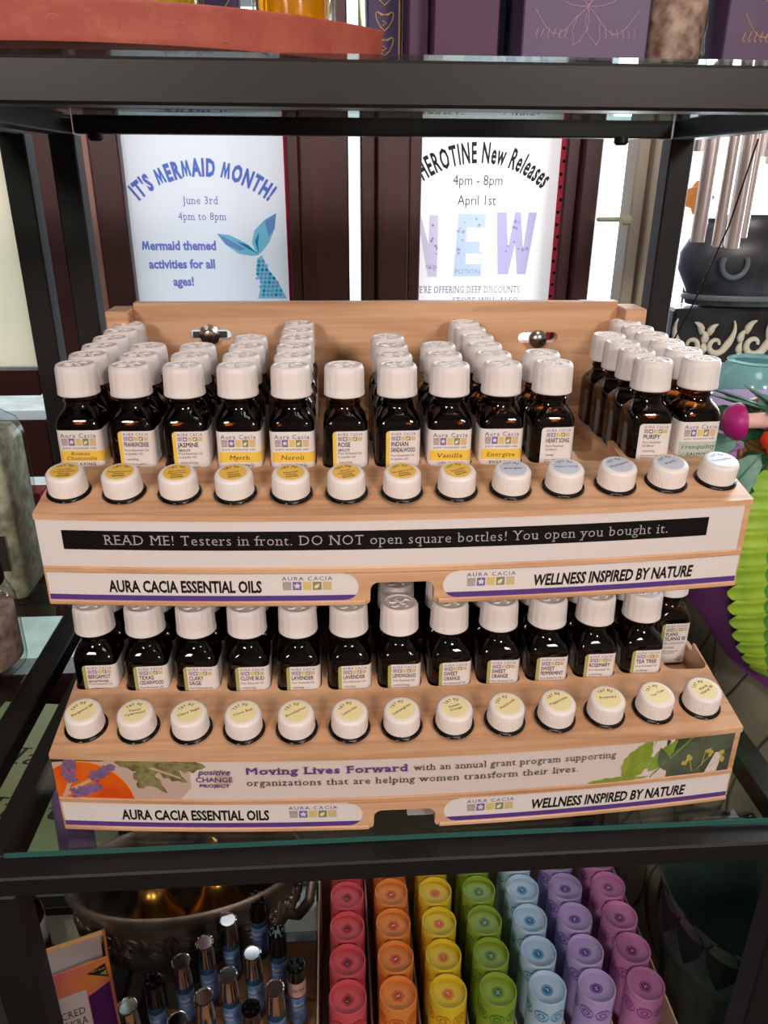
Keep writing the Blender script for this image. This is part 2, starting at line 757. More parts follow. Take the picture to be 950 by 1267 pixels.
wl(g, 0.083, 0.278, 0.30, 0.75, 'mahogany_rail', y0=0.652)
wl(g, 0.278, 0.296, -0.95, 0.75, y0=0.655)
wl(g, 0.297, 0.322, -0.95, 0.75, y0=0.640)
struct('window_3', g)
g = G()
wl(g, 0.353, 0.370, -0.95, 0.75, 'beige_frame', y0=0.60, y1=0.64)
wl(g, 0.3725, 0.3885, -0.95, 0.75, 'beige_frame', y0=0.59, y1=0.64)
wl(g, 0.3905, 0.3995, -0.95, 0.75, 'alu', y0=0.60, y1=0.64)
wl(g, 0.4005, 0.412, -0.95, 0.75, 'mauve_frame', y0=0.59, y1=0.64)
wl(g, 0.316, 0.353, 0.050, 0.056, 'cream_paint', y0=0.615, y1=0.625)
wl(g, 0.3225, 0.378, -0.95, -0.26, 'mahogany_rail', y0=0.655)  # added dark panel, blocks the bright patch low in the door
struct('door_1', g)
g = G()
g.tube([(0.342, 0.60, 0.053), (0.354, 0.60, 0.053)], 0.006, 'cream_paint', 10)
h = part('door_handle', g, bpy.data.objects['door_1'])

# added housings for the unseen lamps
for lp in LAMPS:
    t = thing('added_lamp', 'added unseen square lamp fixture %s' % {-0.90: 'behind the viewer on the left', 0.80: 'behind the viewer on the right', 0.25: 'close above the viewer'}[lp[0]], 'lamp', (lp[0], lp[1], 1.30), group='added lamps')
    g = G()
    g.box(-0.28, 0.28, -0.28, 0.28, 0.0, 0.08, 'alu', 0.01)
    part('housing', g, t)
    if lp[2] < 1.2:
        part('hanging_rod', G().tube([(0, 0, 0.08), (0, 0, 1.38 - lp[2])], 0.008, 'alu', 10), t)

# ================================================================ steel and glass rack
def sweep(g, prof, x0, x1, n, m, T):
    """closed profile [(y,z)] swept along x through T((x,y,z))"""
    k = len(prof)
    vs, fs = [], []
    for i in range(n + 1):
        x = x0 + (x1 - x0) * i / n
        for y, z in prof:
            vs.append((x, y, z))
    for i in range(n):
        for j in range(k):
            q = (j + 1) % k
            fs.append((i * k + j, i * k + q, (i + 1) * k + q, (i + 1) * k + j))
    fs.append(tuple(range(k))[::-1])
    fs.append(tuple(n * k + j for j in range(k)))
    # orient outward
    area_ = sum(prof[i][0] * prof[(i + 1) % k][1] - prof[(i + 1) % k][0] * prof[i][1] for i in range(k))
    if area_ > 0:
        fs = [f[::-1] for f in fs]
    g.add(vs, fs, m, T)


XI, XO = 0.2365, 0.2565      # inner and outer half width
YF0, YF1 = -0.1225, -0.1055  # front beam
YB0, YB1 = 0.22, 0.24        # rear posts


def rack(name, label, sx, shelves, floorz=-1.3):
    t = thing(name, label, 'shelf rack', (sx, 0, floorz))

    def P(nm, g, **k):
        o = part(nm, g, t, **k)
        o.location = (0, 0, -floorz)
        return o
    XR = XI + 0.004
    for x0, x1 in ((-XO, -XI), (XR, XR + 0.02)):
        P('post', G().box(x0, x1 + (0.005 if x0 < 0 else 0), YF0, YF0 + 0.02, -1.3, -0.2865, 'frame_black', 0.0012))
        P('post', G().box(x0, x1, YB0, YB1, -1.3, 0.1335, 'frame_black', 0.0012))
    for z in shelves:
        top = z - 0.006
        bh = 0.0145
        f0, f1 = top - bh, top
        if z > 0:
            f0, f1 = 0.1287, 0.1452
        r0 = 0.1335 if z > 0 else top - bh
        P('front_beam', G().box(-XO, XR + 0.02, YF0, YF1, f0, f1, 'frame_black', 0.0012))
        if z > 0:
            top = 0.1470
        P('rear_beam', G().box(-XI, XR, YB0, YB1 - 0.003, r0, top - 0.0005, 'frame_black', 0.001))
        for x0, x1 in ((-XO, -XI), (XR, XR + 0.02)):
            P('side_beam', G().box(x0, x1, YF1, YB0, max(f0, r0) - 0.001, top, 'frame_black', 0.0012))
        gx = 0.0 if z > 0 else 0.004
        gy = YB0 if z > 0 else YB1 - 0.004
        g2 = G().box(-XI - gx, XR + gx, YF1 - (0 if z > 0 else 0.002), gy, z - 0.0055, z, 'shelf_glass', 0.0006)
        if z < 0:
            g2.box(-XI - gx, XR + gx, YF1 - 0.0022, YF1 - 0.0018, z - 0.0050, z - 0.0012, 'glass_edge')
        P('glass_shelf', g2, label='clear glass shelf panel with green edge')
        if z > 0:
            for bx in (-0.219, 0.197):
                g2 = G()
                g2.lathe([(0.0055, 0), (0.0060, -0.004), (0.004, -0.006)], 12, 'ink_black', Matrix.Translation((bx, YB0 - 0.004, r0 + 0.0005)))
                P('rubber_foot', g2)
    return t


SH = -0.266          # top of the glass shelf under the display
LOW = -0.690         # glass shelf below
TOP = 0.1492         # glass shelf above
rack('shelf_rack', 'black steel rack with glass shelves carrying the wooden bottle display', 0.0, (TOP, SH, LOW))
nb = rack('shelf_rack', 'neighbouring black steel rack at the left edge behind the salt jars', -0.535, (TOP, SH, LOW))

# ================================================================ wooden display stand
PX = 0.03227
WH = 0.2095


def bow(x, d=0.0105):
    return d * (x / 0.2) ** 2


stand = thing('bottle_display_stand', 'two-tier maple wood display stand full of white-capped oil bottles on the glass shelf', 'display stand', (0, 0.04, -0.2658))


def SP(nm, g, parent=None, **k):
    o = part(nm, g, parent or stand, **k)
    if parent is None:
        o.location = (0, -0.04, 0.2658)
    return o


def arcpts(cx, cy, r, a0, a1, n=6):
    return [(cx + r * math.cos(R(a0 + (a1 - a0) * i / n)), cy + r * math.sin(R(a0 + (a1 - a0) * i / n))) for i in range(n + 1)]


def deck_poly(front_off, yc, yf, rear):
    """plan outline with thirteen notches open at the rear"""
    pts = []
    n = 40
    for i in range(n + 1):
        x = -WH + 2 * WH * i / n
        pts.append((x, yc + front_off + bow(x)))
    hw = 0.01425
    pts.append((WH, rear))
    for i in range(12, -1, -1):
        x = (i - 6) * PX
        f = yf - 0.0152 + bow(x)
        r = 0.005
        pts.append((x + hw, rear))
        pts += [(x + hw - r + p[0], f + r + p[1]) for p in arcpts(0, 0, r, 0, -90, 4)]
        pts += [(x - hw + r + p[0], f + r + p[1]) for p in arcpts(0, 0, r, -90, -180, 4)]
        pts.append((x - hw, rear))
    pts.append((-WH, rear))
    return pts




def tier(yc, yf, zf, fl, SLOPE, yback, dz, which):
    rear = yf + 0.020
    zflat = zf + SLOPE * (yf - 0.012 - yc)

    def zt(x, y, o=0.0):
        return min(zf + SLOPE * (y - (yc + bow(x))), zflat + 0.0025) + o
    # tester board: a slab with tilted top
    poly = deck_poly(-0.0015, yc, yf, rear)
    g = G()
    g.prism([poly], 0, 0, 'maple', zt=zt)
    # the bottom follows the tilt
    n = len(poly)
    for i in range(n):
        p = g.v[n + i]
        g.v[n + i] = (p[0], p[1], zt(p[0], p[1]) - 0.0036)
    SP('tester_board', g)
    poly = deck_poly(0.004, yc, yf, rear)
    g = G()
    g.prism([poly], fl - 0.005, 0, 'maple_side', zt=lambda x, y: zt(x, y) - 0.0036)
    SP('front_block', g)
    # dividers between the channels
    dv = []
    for k in range(14):
        x = (k - 6.5) * PX
        hw = 0.0016 if 0 < k < 13 else 0.0016
        left, right = [], []
        y = rear
        step = 0.0290
        m = int((yback - rear) / (step / 6))
        for j in range(m + 1):
            yy = rear + (yback - rear) * j / m
            ph = ((yy - (yf + step / 2)) / step) % 1.0
            w_ = hw + 0.0022 * max(0, math.cos(2 * PI * ph)) ** 3
            left.append((x - (w_ if k > 0 else 0.0016), yy))
            right.append((x + (w_ if k < 13 else 0.0016), yy))
        g = G()
        g.prism([right + left[::-1]], fl, zflat - 0.004, 'maple_side')
        SP('divider', g)
    SP('floor_board', G().box(-WH, WH, rear - 0.001, yback, fl - 0.006, fl, 'maple', 0.0005))

    # fascia, card, lips and plaques
    def T(p):
        return (p[0], yc + bow(p[0]) - p[2], p[1] + dz)
    cx = -0.0008
    nl, nr, nt = cx - 0.0188, cx + 0.0188, -0.1147
    zb = -0.1300
    top = -0.0746
    N = 28
    pts = [(-WH + 2 * WH * i / N, top) for i in range(N, -1, -1)]
    low = [(-WH + (nl - 0.003 + WH) * i / 12, zb) for i in range(13)]
    low += arcpts(nl - 0.003, zb + 0.003, 0.003, -90, 0, 3)[1:]
    low += arcpts(nl + 0.005, nt - 0.005, 0.005, 180, 90, 4)
    low += arcpts(nr - 0.005, nt - 0.005, 0.005, 90, 0, 4)
    low += arcpts(nr + 0.003, zb + 0.003, 0.003, 180, 270, 3)
    low += [(nr + 0.003 + (WH - nr - 0.003) * i / 12, zb) for i in range(1, 13)]
    g = G()
    g.bprism([low + pts], -0.0045, -0.0, 'maple', T)
    SP('fascia', g)
    sh = 0.0018   # how far the mouldings stand proud

    def lip(z0, z1, x0, x1, nm='moulding'):
        g = G()
        c = 0.0009
        sweep(g, [(0, z0), (sh - c, z0), (sh, z0 + c), (sh, z1 - c), (sh - c, z1), (0, z1)], x0, x1, 20, 'maple', lambda p: T((p[0], p[2], p[1])))
        SP(nm, g)
    lip(-0.1085, -0.1042, -WH + 0.001, WH - 0.001)
    lip(-0.1300, -0.1264, -WH + 0.001, nl - 0.003)
    lip(-0.1300, -0.1264, nr + 0.003, WH - 0.001)
    # middle piece round the plaque ends and the finger notch
    eL, eR = -0.0262, 0.0232
    zm, rr = (-0.1085 - 0.1264) / 2, (0.1264 - 0.1085) / 2
    P_ = [(eL - rr, -0.1085)][:0]
    P_ += arcpts(eL - rr, zm, rr, 90, -90, 10)
    P_ += [(nl - 0.003, -0.1264)]
    P_ += arcpts(nl - 0.003, zb + 0.0036 + 0.003, 0.003, -90, 0, 3)[1:]
    P_ += arcpts(nl + 0.005, nt - 0.005, 0.005, 180, 90, 4)
    P_ += arcpts(nr - 0.005, nt - 0.005, 0.005, 90, 0, 4)
    P_ += [(nr, -0.1234)]
    P_ += arcpts(nr + 0.003, zb + 0.0036 + 0.003, 0.003, 180, 270, 3)[1:]
    P_ += arcpts(eR + rr, zm, rr, 270, 90, 10)
    P_ += [(eR - 0.004, -0.1085), (0.006, -0.1085), (-0.006, -0.1085), (eL + 0.004, -0.1085)]
    g = G()
    g.bprism([P_[::-1]], 0.0, sh - 0.0003, 'maple', T)
    SP('notch_surround', g)
    # plaques
    for side in (-1, 1):
        g = G()
        if side < 0:
            xs = -WH + 0.0015
            out = [(xs + (eL - rr - xs) * i / 14, -0.1264) for i in range(15)] + arcpts(eL - rr, zm, rr, -90, 90, 10)[1:]
            out += [(xs + (eL - rr - xs) * i / 14, -0.1085) for i in range(13, -1, -1)]
            zp = -0.1228
            pur = [(x, z) for x, z in out if z < zp]
            xe = eL - rr + math.sqrt(max(0, rr ** 2 - (zp - zm) ** 2))
            pur = pur + [(xe, zp)] + [(xs + (eL - rr - xs) * i / 14, zp) for i in range(14, -1, -1)]
        else:
            xs = WH - 0.0015
            out = [(xs + (eR + rr - xs) * i / 14, -0.1085) for i in range(15)] + arcpts(eR + rr, zm, rr, 90, 270, 10)[1:]
            out += [(xs + (eR + rr - xs) * i / 14, -0.1264) for i in range(13, -1, -1)]
            zp = -0.1228
            pur = [(x, z) for x, z in out if z < zp]
            xe = eR + rr - math.sqrt(max(0, rr ** 2 - (zp - zm) ** 2))
            pur = [(xs + (eR + rr - xs) * i / 14, zp) for i in range(0, 15)] + [(xe, zp)] + pur
        g.bprism([out], 0.0002, 0.0009, 'paper_white', T)
        g.bpoly(pur, 'band_purple', lift(T, 0.00098))
        L = lift(T, 0.0010)
        if side < 0:
            text(g, 'AURA CACIA ESSENTIAL OILS', -0.1722, -0.0832, -0.1206, 0.0073, 'ink_black', L, 0.035)
            lx0, lx1 = -0.0712, -0.0418
        else:
            text(g, 'WELLNESS INSPIRED BY NATURE', 0.0778, 0.1780, -0.1206, 0.0073, 'ink_black', L, 0.035, shear=0.08)
            lx0, lx1 = 0.0374, 0.0668
        logo(g, lx0, lx1, -0.1128, 0.0024, -0.1192, 0.0054, L)
        SP('brand_plaque', g, label='white plaque with black lettering and purple base line')
    return T, zt


def logo(g, x0, x1, ty, th, sy, sh_, L, sp_text='AURA CACIA', spacing=0.12):
    text(g, sp_text, x0, x1, ty, th, 'ink_purple', L, 0.004, sp=spacing)
    w_ = (x1 - x0)
    p = w_ / 5.0
    for k, c in enumerate(('sq_grey', 'sq_purple', 'sq_gold', 'sq_olive', 'sq_tan')):
        a = x0 + p * k + p * 0.05
        b = a + p * 0.86
        rect(g, a, b, sy, sy + sh_, c, L)
        if k == 1:
            for q in range(5):
                an = 2 * PI * q / 5 + PI / 2
                g.poly(leafpts((a + b) / 2, sy + sh_ / 2, p * 0.36, p * 0.11, an, 0, 3), 'paper_white', lift(L, 0.00005))
        elif k == 3:
            g.poly(leafpts(a + p * 0.15, sy + sh_ * 0.2, p * 0.7, p * 0.2, 0.8, 0, 4), 'paper_white', lift(L, 0.00005))
        elif k == 0:
            for q in (-0.5, 0.0, 0.5):
                g.poly([((a + b) / 2, sy + sh_ * 0.8), ((a + b) / 2 + p * q * 0.8 - p * 0.03, sy + sh_ * 0.15), ((a + b) / 2 + p * q * 0.8 + p * 0.03, sy + sh_ * 0.15)], 'card_white', lift(L, 0.00005))
        elif k == 4:
            disc(g, (a + b) / 2, sy + sh_ / 2, p * 0.3, 'sq_gold', lift(L, 0.00005), 10)
            disc(g, (a + b) / 2, sy + sh_ / 2, p * 0.18, 'sq_tan', lift(L, 0.0001), 10)


UYC, UYF, UZF, UFL, USL = -0.0625, 0.0, -0.0710, -0.0730, 0.22
LYC, LYF, LZF, LFL, LSL = -0.1025, -0.0380, -0.2070, -0.2160, 0.19
TU, ztU = tier(UYC, UYF, UZF, UFL, USL, 0.1625, 0.0, 'upper')
TL, ztL = tier(LYC, LYF, LZF, LFL, LSL, 0.030, -0.1355, 'lower')

mat('shade_dark', '17110e', 0.7)  # shade put into the colour of an added sheet behind the lower bottles
SP('shade_panel', G().box(-0.205, 0.205, 0.0305, 0.0345, -0.2155, -0.0795, 'shade_dark'), label='dark sheet added as the shade behind the lower bottles')

# cards on the two fascias
cx0, cx1 = -WH + 0.0005, WH - 0.0045


def card(g, T, z0, z1, m):
    n = 28
    lo = [(cx0 + (cx1 - cx0) * i / n, z0) for i in range(n + 1)]
    hi = [(cx0 + (cx1 - cx0) * i / n, z1) for i in range(n, -1, -1)]
    g.bprism([lo + hi], 0.0002, 0.0010, m, T)


g = G()
card(g, TU, -0.1042, -0.0748, 'card_white')
cU = SP('sign_card', g, label='white card with a black notice strip')
g = G()
n = 28
a0, a1 = -0.1949, 0.1830
vs = []
for i in range(n + 1):
    x = a0 + (a1 - a0) * i / n
    vs += [(x, -0.0932, 0), (x, -0.0812, 0)]
g.add(vs, [(2 * i, 2 * i + 2, 2 * i + 3, 2 * i + 1) for i in range(n)], 'strip_black', lift(TU, 0.0012))
text(g, 'READ ME! Testers in front. DO NOT open square bottles! You open you bought it.', -0.1713, 0.1585, -0.0899, 0.0061, 'ink_grey', lift(TU, 0.0013), -0.008, serif=True)
part('notice_strip', g, cU, label='black strip with grey serif lettering')

# lower card: printed photograph of lavender, orange and leaves
mat('p_orange', 'e06a10', 0.5, noise=(40, 'd2480c', (1, 1, 1), 2))
mat('p_orange_edge', 'ee9a28', 0.5)
mat('p_lav', '85688c', 0.5, noise=(300, '6a4f70', (1, 1, 1), 2))
mat('p_lav2', '8c6ca4', 0.5, noise=(300, '6a5088', (1, 1, 1), 2))
mat('p_stem', 'c8a48c', 0.5)
mat('p_dry', '8c8658', 0.5, noise=(220, '5e5836', (1, 1, 1), 3))
mat('p_dry2', '9a9058', 0.5)
mat('p_dark', '2e2012', 0.5)
mat('p_pinksh', 'c3a79a', 0.5)
mat('p_leaf', '7d8f2e', 0.5, noise=(120, '93a63c', (1, 1, 1), 3))
mat('p_leaf2', '6b8a2a', 0.5, noise=(120, '88a23a', (1, 1, 1), 3))
mat('p_vein', '5f7420', 0.5)
mat('p_euc', '4c5344', 0.5, noise=(60, '3b4236', (1, 1, 1), 3))
mat('p_euc2', '5c6450', 0.5, noise=(60, '474f40', (1, 1, 1), 3))
mat('p_bud', 'b9a84a', 0.5)
g = G()
ZB, ZT_ = -0.1042, -0.0748
card(g, TL, ZB, ZT_, 'card_lower')
rs = random.Random(3)


def clip(pts):
    return [(min(max(x, cx0), cx1), min(max(z, ZB), ZT_)) for x, z in pts]


lay = [0]


def pp(pts, m):
    lay[0] += 1
    c_ = clip(pts)
    o_ = []
    for q in c_:
        if not o_ or (abs(q[0] - o_[-1][0]) + abs(q[1] - o_[-1][1])) > 1e-6:
            o_.append(q)
    if len(o_) > 2:
        g.bpoly(o_, m, lift(TL, 0.00105 + lay[0] * 0.000002))


def ell(x, z, rx, rz, n=20, w_=0.0, ang=0):
    o_ = []
    for i in range(n):
        a = 2 * PI * i / n
        q = 1 + rs.uniform(-w_, w_)
        px_, pz_ = rx * q * math.cos(a), rz * q * math.sin(a)
        o_.append((x + px_ * math.cos(ang) - pz_ * math.sin(ang), z + px_ * math.sin(ang) + pz_ * math.cos(ang)))
    return o_


pp([(cx0, ZB), (-0.135, ZB), (-0.128, -0.095), (-0.128, ZT_), (cx0, ZT_)], 'p_pinksh')
pp(ell(-0.192, -0.1085, 0.0295, 0.0320, 40), 'p_orange_edge')
pp(ell(-0.192, -0.1085, 0.0290, 0.0312, 40), 'p_orange')
pp([(cx0, ZT_), (cx0, -0.078), (-0.196, -0.0765), (-0.18, -0.0765), (-0.172, ZT_)], 'p_dark')
for (x, z, L, W, a) in ((-0.172, -0.0765, 0.03, 0.005, -0.1), (-0.160, -0.078, 0.028, 0.004, -0.9), (-0.150, -0.0765, 0.024, 0.005, -0.15), (-0.148, -0.0790, 0.022, 0.0045, -0.6),
                        (-0.162, -0.089, 0.018, 0.0055, 0.45), (-0.160, -0.096, 0.016, 0.004, 0.9), (-0.138, -0.0775, 0.020, 0.0055, -0.1), (-0.158, -0.0765, 0.03, 0.003, -0.02)):
    pp(leafpts(x, z, L, W, a, 0.2, 8), 'p_dry')
    pp([(x, z), (x + L * 0.9 * math.cos(a), z + L * 0.9 * math.sin(a)), (x + L * .5 * math.cos(a), z + L * .5 * math.sin(a) + 0.0007)], 'p_dry2')
pp([(-0.152, -0.081), (-0.134, -0.0885), (-0.1335, -0.0875), (-0.150, -0.080)], 'p_stem')
for (x0_, z0_, x1_, z1_) in ((-0.205, -0.1035, -0.200, -0.092), (-0.201, -0.0985, -0.184, -0.0885), (-0.206, -0.1035, -0.196, -0.098)):
    dx, dz_ = x1_ - x0_, z1_ - z0_
    ln = math.hypot(dx, dz_)
    nx, nz = -dz_ / ln * 0.0011, dx / ln * 0.0011
    pp([(x0_ - nx, z0_ - nz), (x1_ - nx, z1_ - nz), (x1_ + nx, z1_ + nz), (x0_ + nx, z0_ + nz)], 'p_stem')
for (x, z, a, L, W, m) in ((-0.2015, -0.092, 1.35, 0.017, 0.0058, 'p_lav'), (-0.187, -0.0895, 0.62, 0.017, 0.0036, 'p_lav'), (-0.2, -0.1015, 0.36, 0.019, 0.0035, 'p_lav2')):
    for k in range(60):
        t_ = rs.random()
        o2 = rs.uniform(-1, 1) * W * (1 - 0.55 * t_)
        px_ = x + L * t_ * math.cos(a) - o2 * math.sin(a)
        pz_ = z + L * t_ * math.sin(a) + o2 * math.cos(a)
        pp(ell(px_, pz_, 0.0017, 0.0011, 7, 0.25, a + rs.uniform(-1, 1)), m if rs.random() < 0.75 else ('p_lav2' if m == 'p_lav' else 'p_lav'))
# right end: leaves
pp([(0.162, ZB), (cx1, ZB), (cx1, ZT_), (0.160, ZT_)], 'p_euc')
pp(ell(0.176, -0.094, 0.017, 0.014, 26, 0, 0.8), 'p_euc2')
pp(ell(0.197, -0.078, 0.016, 0.010, 26, 0, 0.2), 'p_euc2')
pp([(0.1535, ZT_), (0.166, ZT_), (0.158, -0.090), (0.150, -0.086)], 'card_lower')
pp([(0.148, ZB), (0.163, ZB), (0.163, -0.094)], 'card_lower')
pp(leafpts(0.112, -0.1035, 0.040, 0.0022, 0.02, 0.2, 10), 'p_leaf')
pp(leafpts(0.136, -0.1040, 0.034, 0.0085, 1.12, 0.08, 12), 'p_leaf')
pp([(0.1362, -0.1035), (0.1505, -0.0765), (0.1500, -0.0765)], 'p_vein')
pp(leafpts(0.151, -0.0985, 0.028, 0.0052, 0.95, 0.08, 10), 'p_leaf2')
pp(leafpts(0.163, -0.0995, 0.020, 0.0040, 1.9, 0.0, 10), 'p_euc2')
pp([(0.152, -0.103), (0.176, -0.0755), (0.1772, -0.0755), (0.153, -0.1036)], 'p_leaf2')
pp([(0.189, ZB), (0.197, ZB), (0.199, -0.089), (0.194, -0.089)], 'card_lower')
for (x0_, z0_, x1_, z1_) in ((0.183, -0.101, 0.192, -0.089), (0.192, -0.100, 0.201, -0.091), (0.180, -0.102, 0.177, -0.092), (0.186, -0.098, 0.187, -0.086)):
    pp([(x0_, z0_), (x1_, z1_), (x1_ + 0.0005, z1_), (x0_ + 0.0005, z0_)], 'p_bud')
for k in range(22):
    bx, bz = rs.choice(((0.189, -0.0865), (0.191, -0.089), (0.187, -0.085), (0.199, -0.0905), (0.200, -0.0945), (0.177, -0.0912), (0.1745, -0.0935)))
    pp(ell(bx + rs.uniform(-.0016, .0016), bz + rs.uniform(-.0016, .0016), 0.0011, 0.0016, 8, 0.15), 'p_bud')
L = lift(TL, 0.0020)
for i, (s_, sz) in enumerate((('positive', 0.0046),)):
    text(g, s_, -0.1232, -0.1045, -0.0848, 0.0040, 'ink_plum', L, 0.012, shear=0.25)
pp(ell(-0.109, -0.0885, 0.0048, 0.0065, 20), 'p_pinksh')
L = lift(TL, 0.0020)
text(g, 'CHANGE', -0.1250, -0.1030, -0.0903, 0.0036, 'ink_plum', L, 0.006)
text(g, 'PROJECT', -0.1232, -0.1050, -0.0942, 0.0022, 'ink_plum', L, 0.02)
text(g, 'Moving Lives Forward', -0.0953, 0.0010, -0.0846, 0.0050, 'ink_plum', L, 0.02, serif=True)
text(g, 'with an annual grant program supporting', 0.0042, 0.1283, -0.0846, 0.0047, 'ink_dark', L, -0.006, serif=True)
text(g, 'organizations that are helping women transform their lives.', -0.0953, 0.1060, -0.0932, 0.0047, 'ink_dark', L, -0.006, serif=True)
SP('sign_card', g, label='card printed with lavender, orange slice and green leaves')

# back board with two slots, side uprights
def slot(cx_, cz_, hw=0.0165, hh=0.0042):
    return [(cx_ - hw + hh + p[0], cz_ + p[1]) for p in arcpts(0, 0, hh, 90, 270, 6)] + [(cx_ + hw - hh + p[0], cz_ + p[1]) for p in arcpts(0, 0, hh, -90, 90, 6)]


g = G()
out = [(-0.1935, -0.225), (0.1925, -0.225), (0.1925, 0.0122), (0.165, 0.0122), (0.162, 0.0117), (0.10, 0.0122), (-0.10, 0.0122), (-0.112, 0.0122), (-0.1935, 0.0122)]
g.prism([out, slot(-0.1358, -0.0128)[::-1], slot(0.1290, -0.0165)[::-1]], 0.0, 0.010, 'maple', lambda p: (p[0], 0.1765 - p[2], p[1]))
SP('back_board', g)
for s_, x0_, x1_ in ((-1, -0.2107, -0.1937), (1, 0.1927, 0.2097)):
    SP('side_upright', G().box(x0_, x1_, 0.147, 0.1765, -0.2655, 0.0088, 'maple', 0.0008))
    SP('side_foot', G().box(x0_, x0_ + 0.006 if s_ < 0 else x1_, -0.085, 0.147, -0.2655, -0.2225, 'maple_side', 0.0008) if s_ < 0 else
       G().box(x1_ - 0.006, x1_, -0.085, 0.147, -0.2655, -0.2225, 'maple_side', 0.0008))
for s_, kx, kz in ((-1, -0.1358, -0.0118), (1, 0.1272, -0.0165)):
    g = G()
    Tm = Matrix.Translation((kx, 0.1665, kz)) @ Matrix.Rotation(R(90), 4, 'X')
    if s_ > 0:
        g.lathe([(0.003, 0), (0.003, 0.003), (0.0062, 0.004), (0.0074, 0.0065), (0.0070, 0.0090), (0.0048, 0.011), (0.0018, 0.0118)], 20, 'nickel', Tm)
    else:
        g.lathe([(0.004, 0), (0.006, 0.002), (0.0085, 0.0035), (0.0085, 0.005), (0.005, 0.0065), (0.004, 0.0085), (0.002, 0.009)], 8, 'nickel', Tm)
        g.box(kx - 0.0135, kx + 0.0135, 0.1635, 0.1652, kz - 0.0028, kz + 0.0022, 'nickel', 0.0005)
    SP('clamp_knob', g, label='shiny metal clamp knob in the slot')

# ================================================================ bottles
BW = 0.0135
BH = 0.0730


def rsq(a, r, n=4):
    """rounded square, CCW starting on the front-left"""
    pts = []
    for cx_, cy_, s0 in ((-a + r, -a + r, 180), (a - r, -a + r, 270), (a - r, a - r, 0), (-a + r, a - r, 90)):
        pts += [(cx_ + r * math.cos(R(s0 + 90 * i / n)), cy_ + r * math.sin(R(s0 + 90 * i / n))) for i in range(n + 1)]
    return pts


def loft(g, levels, m, n=4):
    k = 4 * (n + 1)
    vs, fs = [], []
    for z, a, r in levels:
        vs += [(x, y, z) for x, y in rsq(a, min(r, a * 0.999), n)]
    for j in range(len(levels) - 1):
        for i in range(k):
            q = (i + 1) % k
            fs.append((j * k + i, j * k + q, (j + 1) * k + q, (j + 1) * k + i))
    fs.append(tuple(range(k))[::-1])
    fs.append(tuple((len(levels) - 1) * k + i for i in range(k)))
    g.add(vs, fs, m)


g = G()
loft(g, [(0.0, 0.0118, 0.003), (0.0012, 0.0133, 0.0042), (0.0022, BW, 0.0042), (0.0375, BW, 0.0042), (0.0395, 0.01335, 0.0048), (0.0420, 0.0127, 0.0065),
         (0.0445, 0.0114, 0.0085), (0.0465, 0.0100, 0.0095), (0.0482, 0.0093, 0.0093), (0.0500, 0.0091, 0.0091), (0.0505, 0.0098, 0.0098), (0.0515, 0.0098, 0.0098), (0.052, 0.009, 0.009), (0.060, 0.009, 0.009)], 'amber_glass', 5)
ME_BODY = g.mesh('bottle_body', 50)
g = G()
loft(g, [(0.0018, 0.0112, 0.003), (0.003, 0.0123, 0.0038), (0.037, 0.0123, 0.0038), (0.0392, 0.0120, 0.0045), (0.0405, 0.0116, 0.006)], 'amber_oil')
ME_OIL = g.mesh('oil', 50)


def cap_mesh():
    g = G()
    z0, z1 = 0.0545, 0.0730
    ro = 0.01235

    def rib(k, i):
        return 1.0 if k in (0, 1, 2, 8, 9, 10) else (1.018 if i % 4 < 2 else 1.0)
    prof = [(ro - 0.0006, z0), (ro + 0.0001, z0 + 0.0006), (ro + 0.0001, z0 + 0.0024), (ro - 0.00025, z0 + 0.0032), (ro - 0.0003, z0 + 0.006), (ro - 0.0004, z0 + 0.010),
            (ro - 0.0005, z0 + 0.014), (ro - 0.0006, z1 - 0.0022), (ro - 0.00075, z1 - 0.0016), (ro - 0.0011, z1 - 0.0006), (ro - 0.0018, z1),
            (ro - 0.0030, z1), (ro - 0.0034, z1 - 0.0006), (0.0005, z1 - 0.0006)]
    g.lathe(prof, 64, 'cap_white', rib=rib)
    return g.mesh('cap', 40)


def cap_emboss():
    g = G()
    z = 0.0725
    for k, (a, L) in enumerate(((0.3, 0.0062), (1.7, 0.0058), (2.7, 0.0060), (3.9, 0.0062), (5.2, 0.0056))):
        pts = []
        for i in range(7):
            t_ = i / 6
            rr_ = 0.0012 + L * t_
            aa = a + 0.5 * math.sin(PI * t_)
            pts.append((rr_ * math.cos(aa), rr_ * math.sin(aa), z))
        g.tube(pts, [0.00035, 0.0006, 0.0008, 0.0009, 0.0008, 0.0006, 0.0003], 'cap_white', 6)
    for x, y, q in ((0.0045, -0.0045, 0.0009), (-0.006, 0.0005, 0.0008), (0.001, 0.0005, 0.0012), (0.0052, 0.0030, 0.0008)):
        g.lathe([(q, z - 0.0003), (q * 0.8, z + 0.0005), (q * 0.2, z + 0.0007)], 8, 'cap_white', Matrix.Translation((x, y, 0)))
    return g.mesh('cap_emblem', 60)


ME_CAP, ME_EMB = cap_mesh(), cap_emboss()


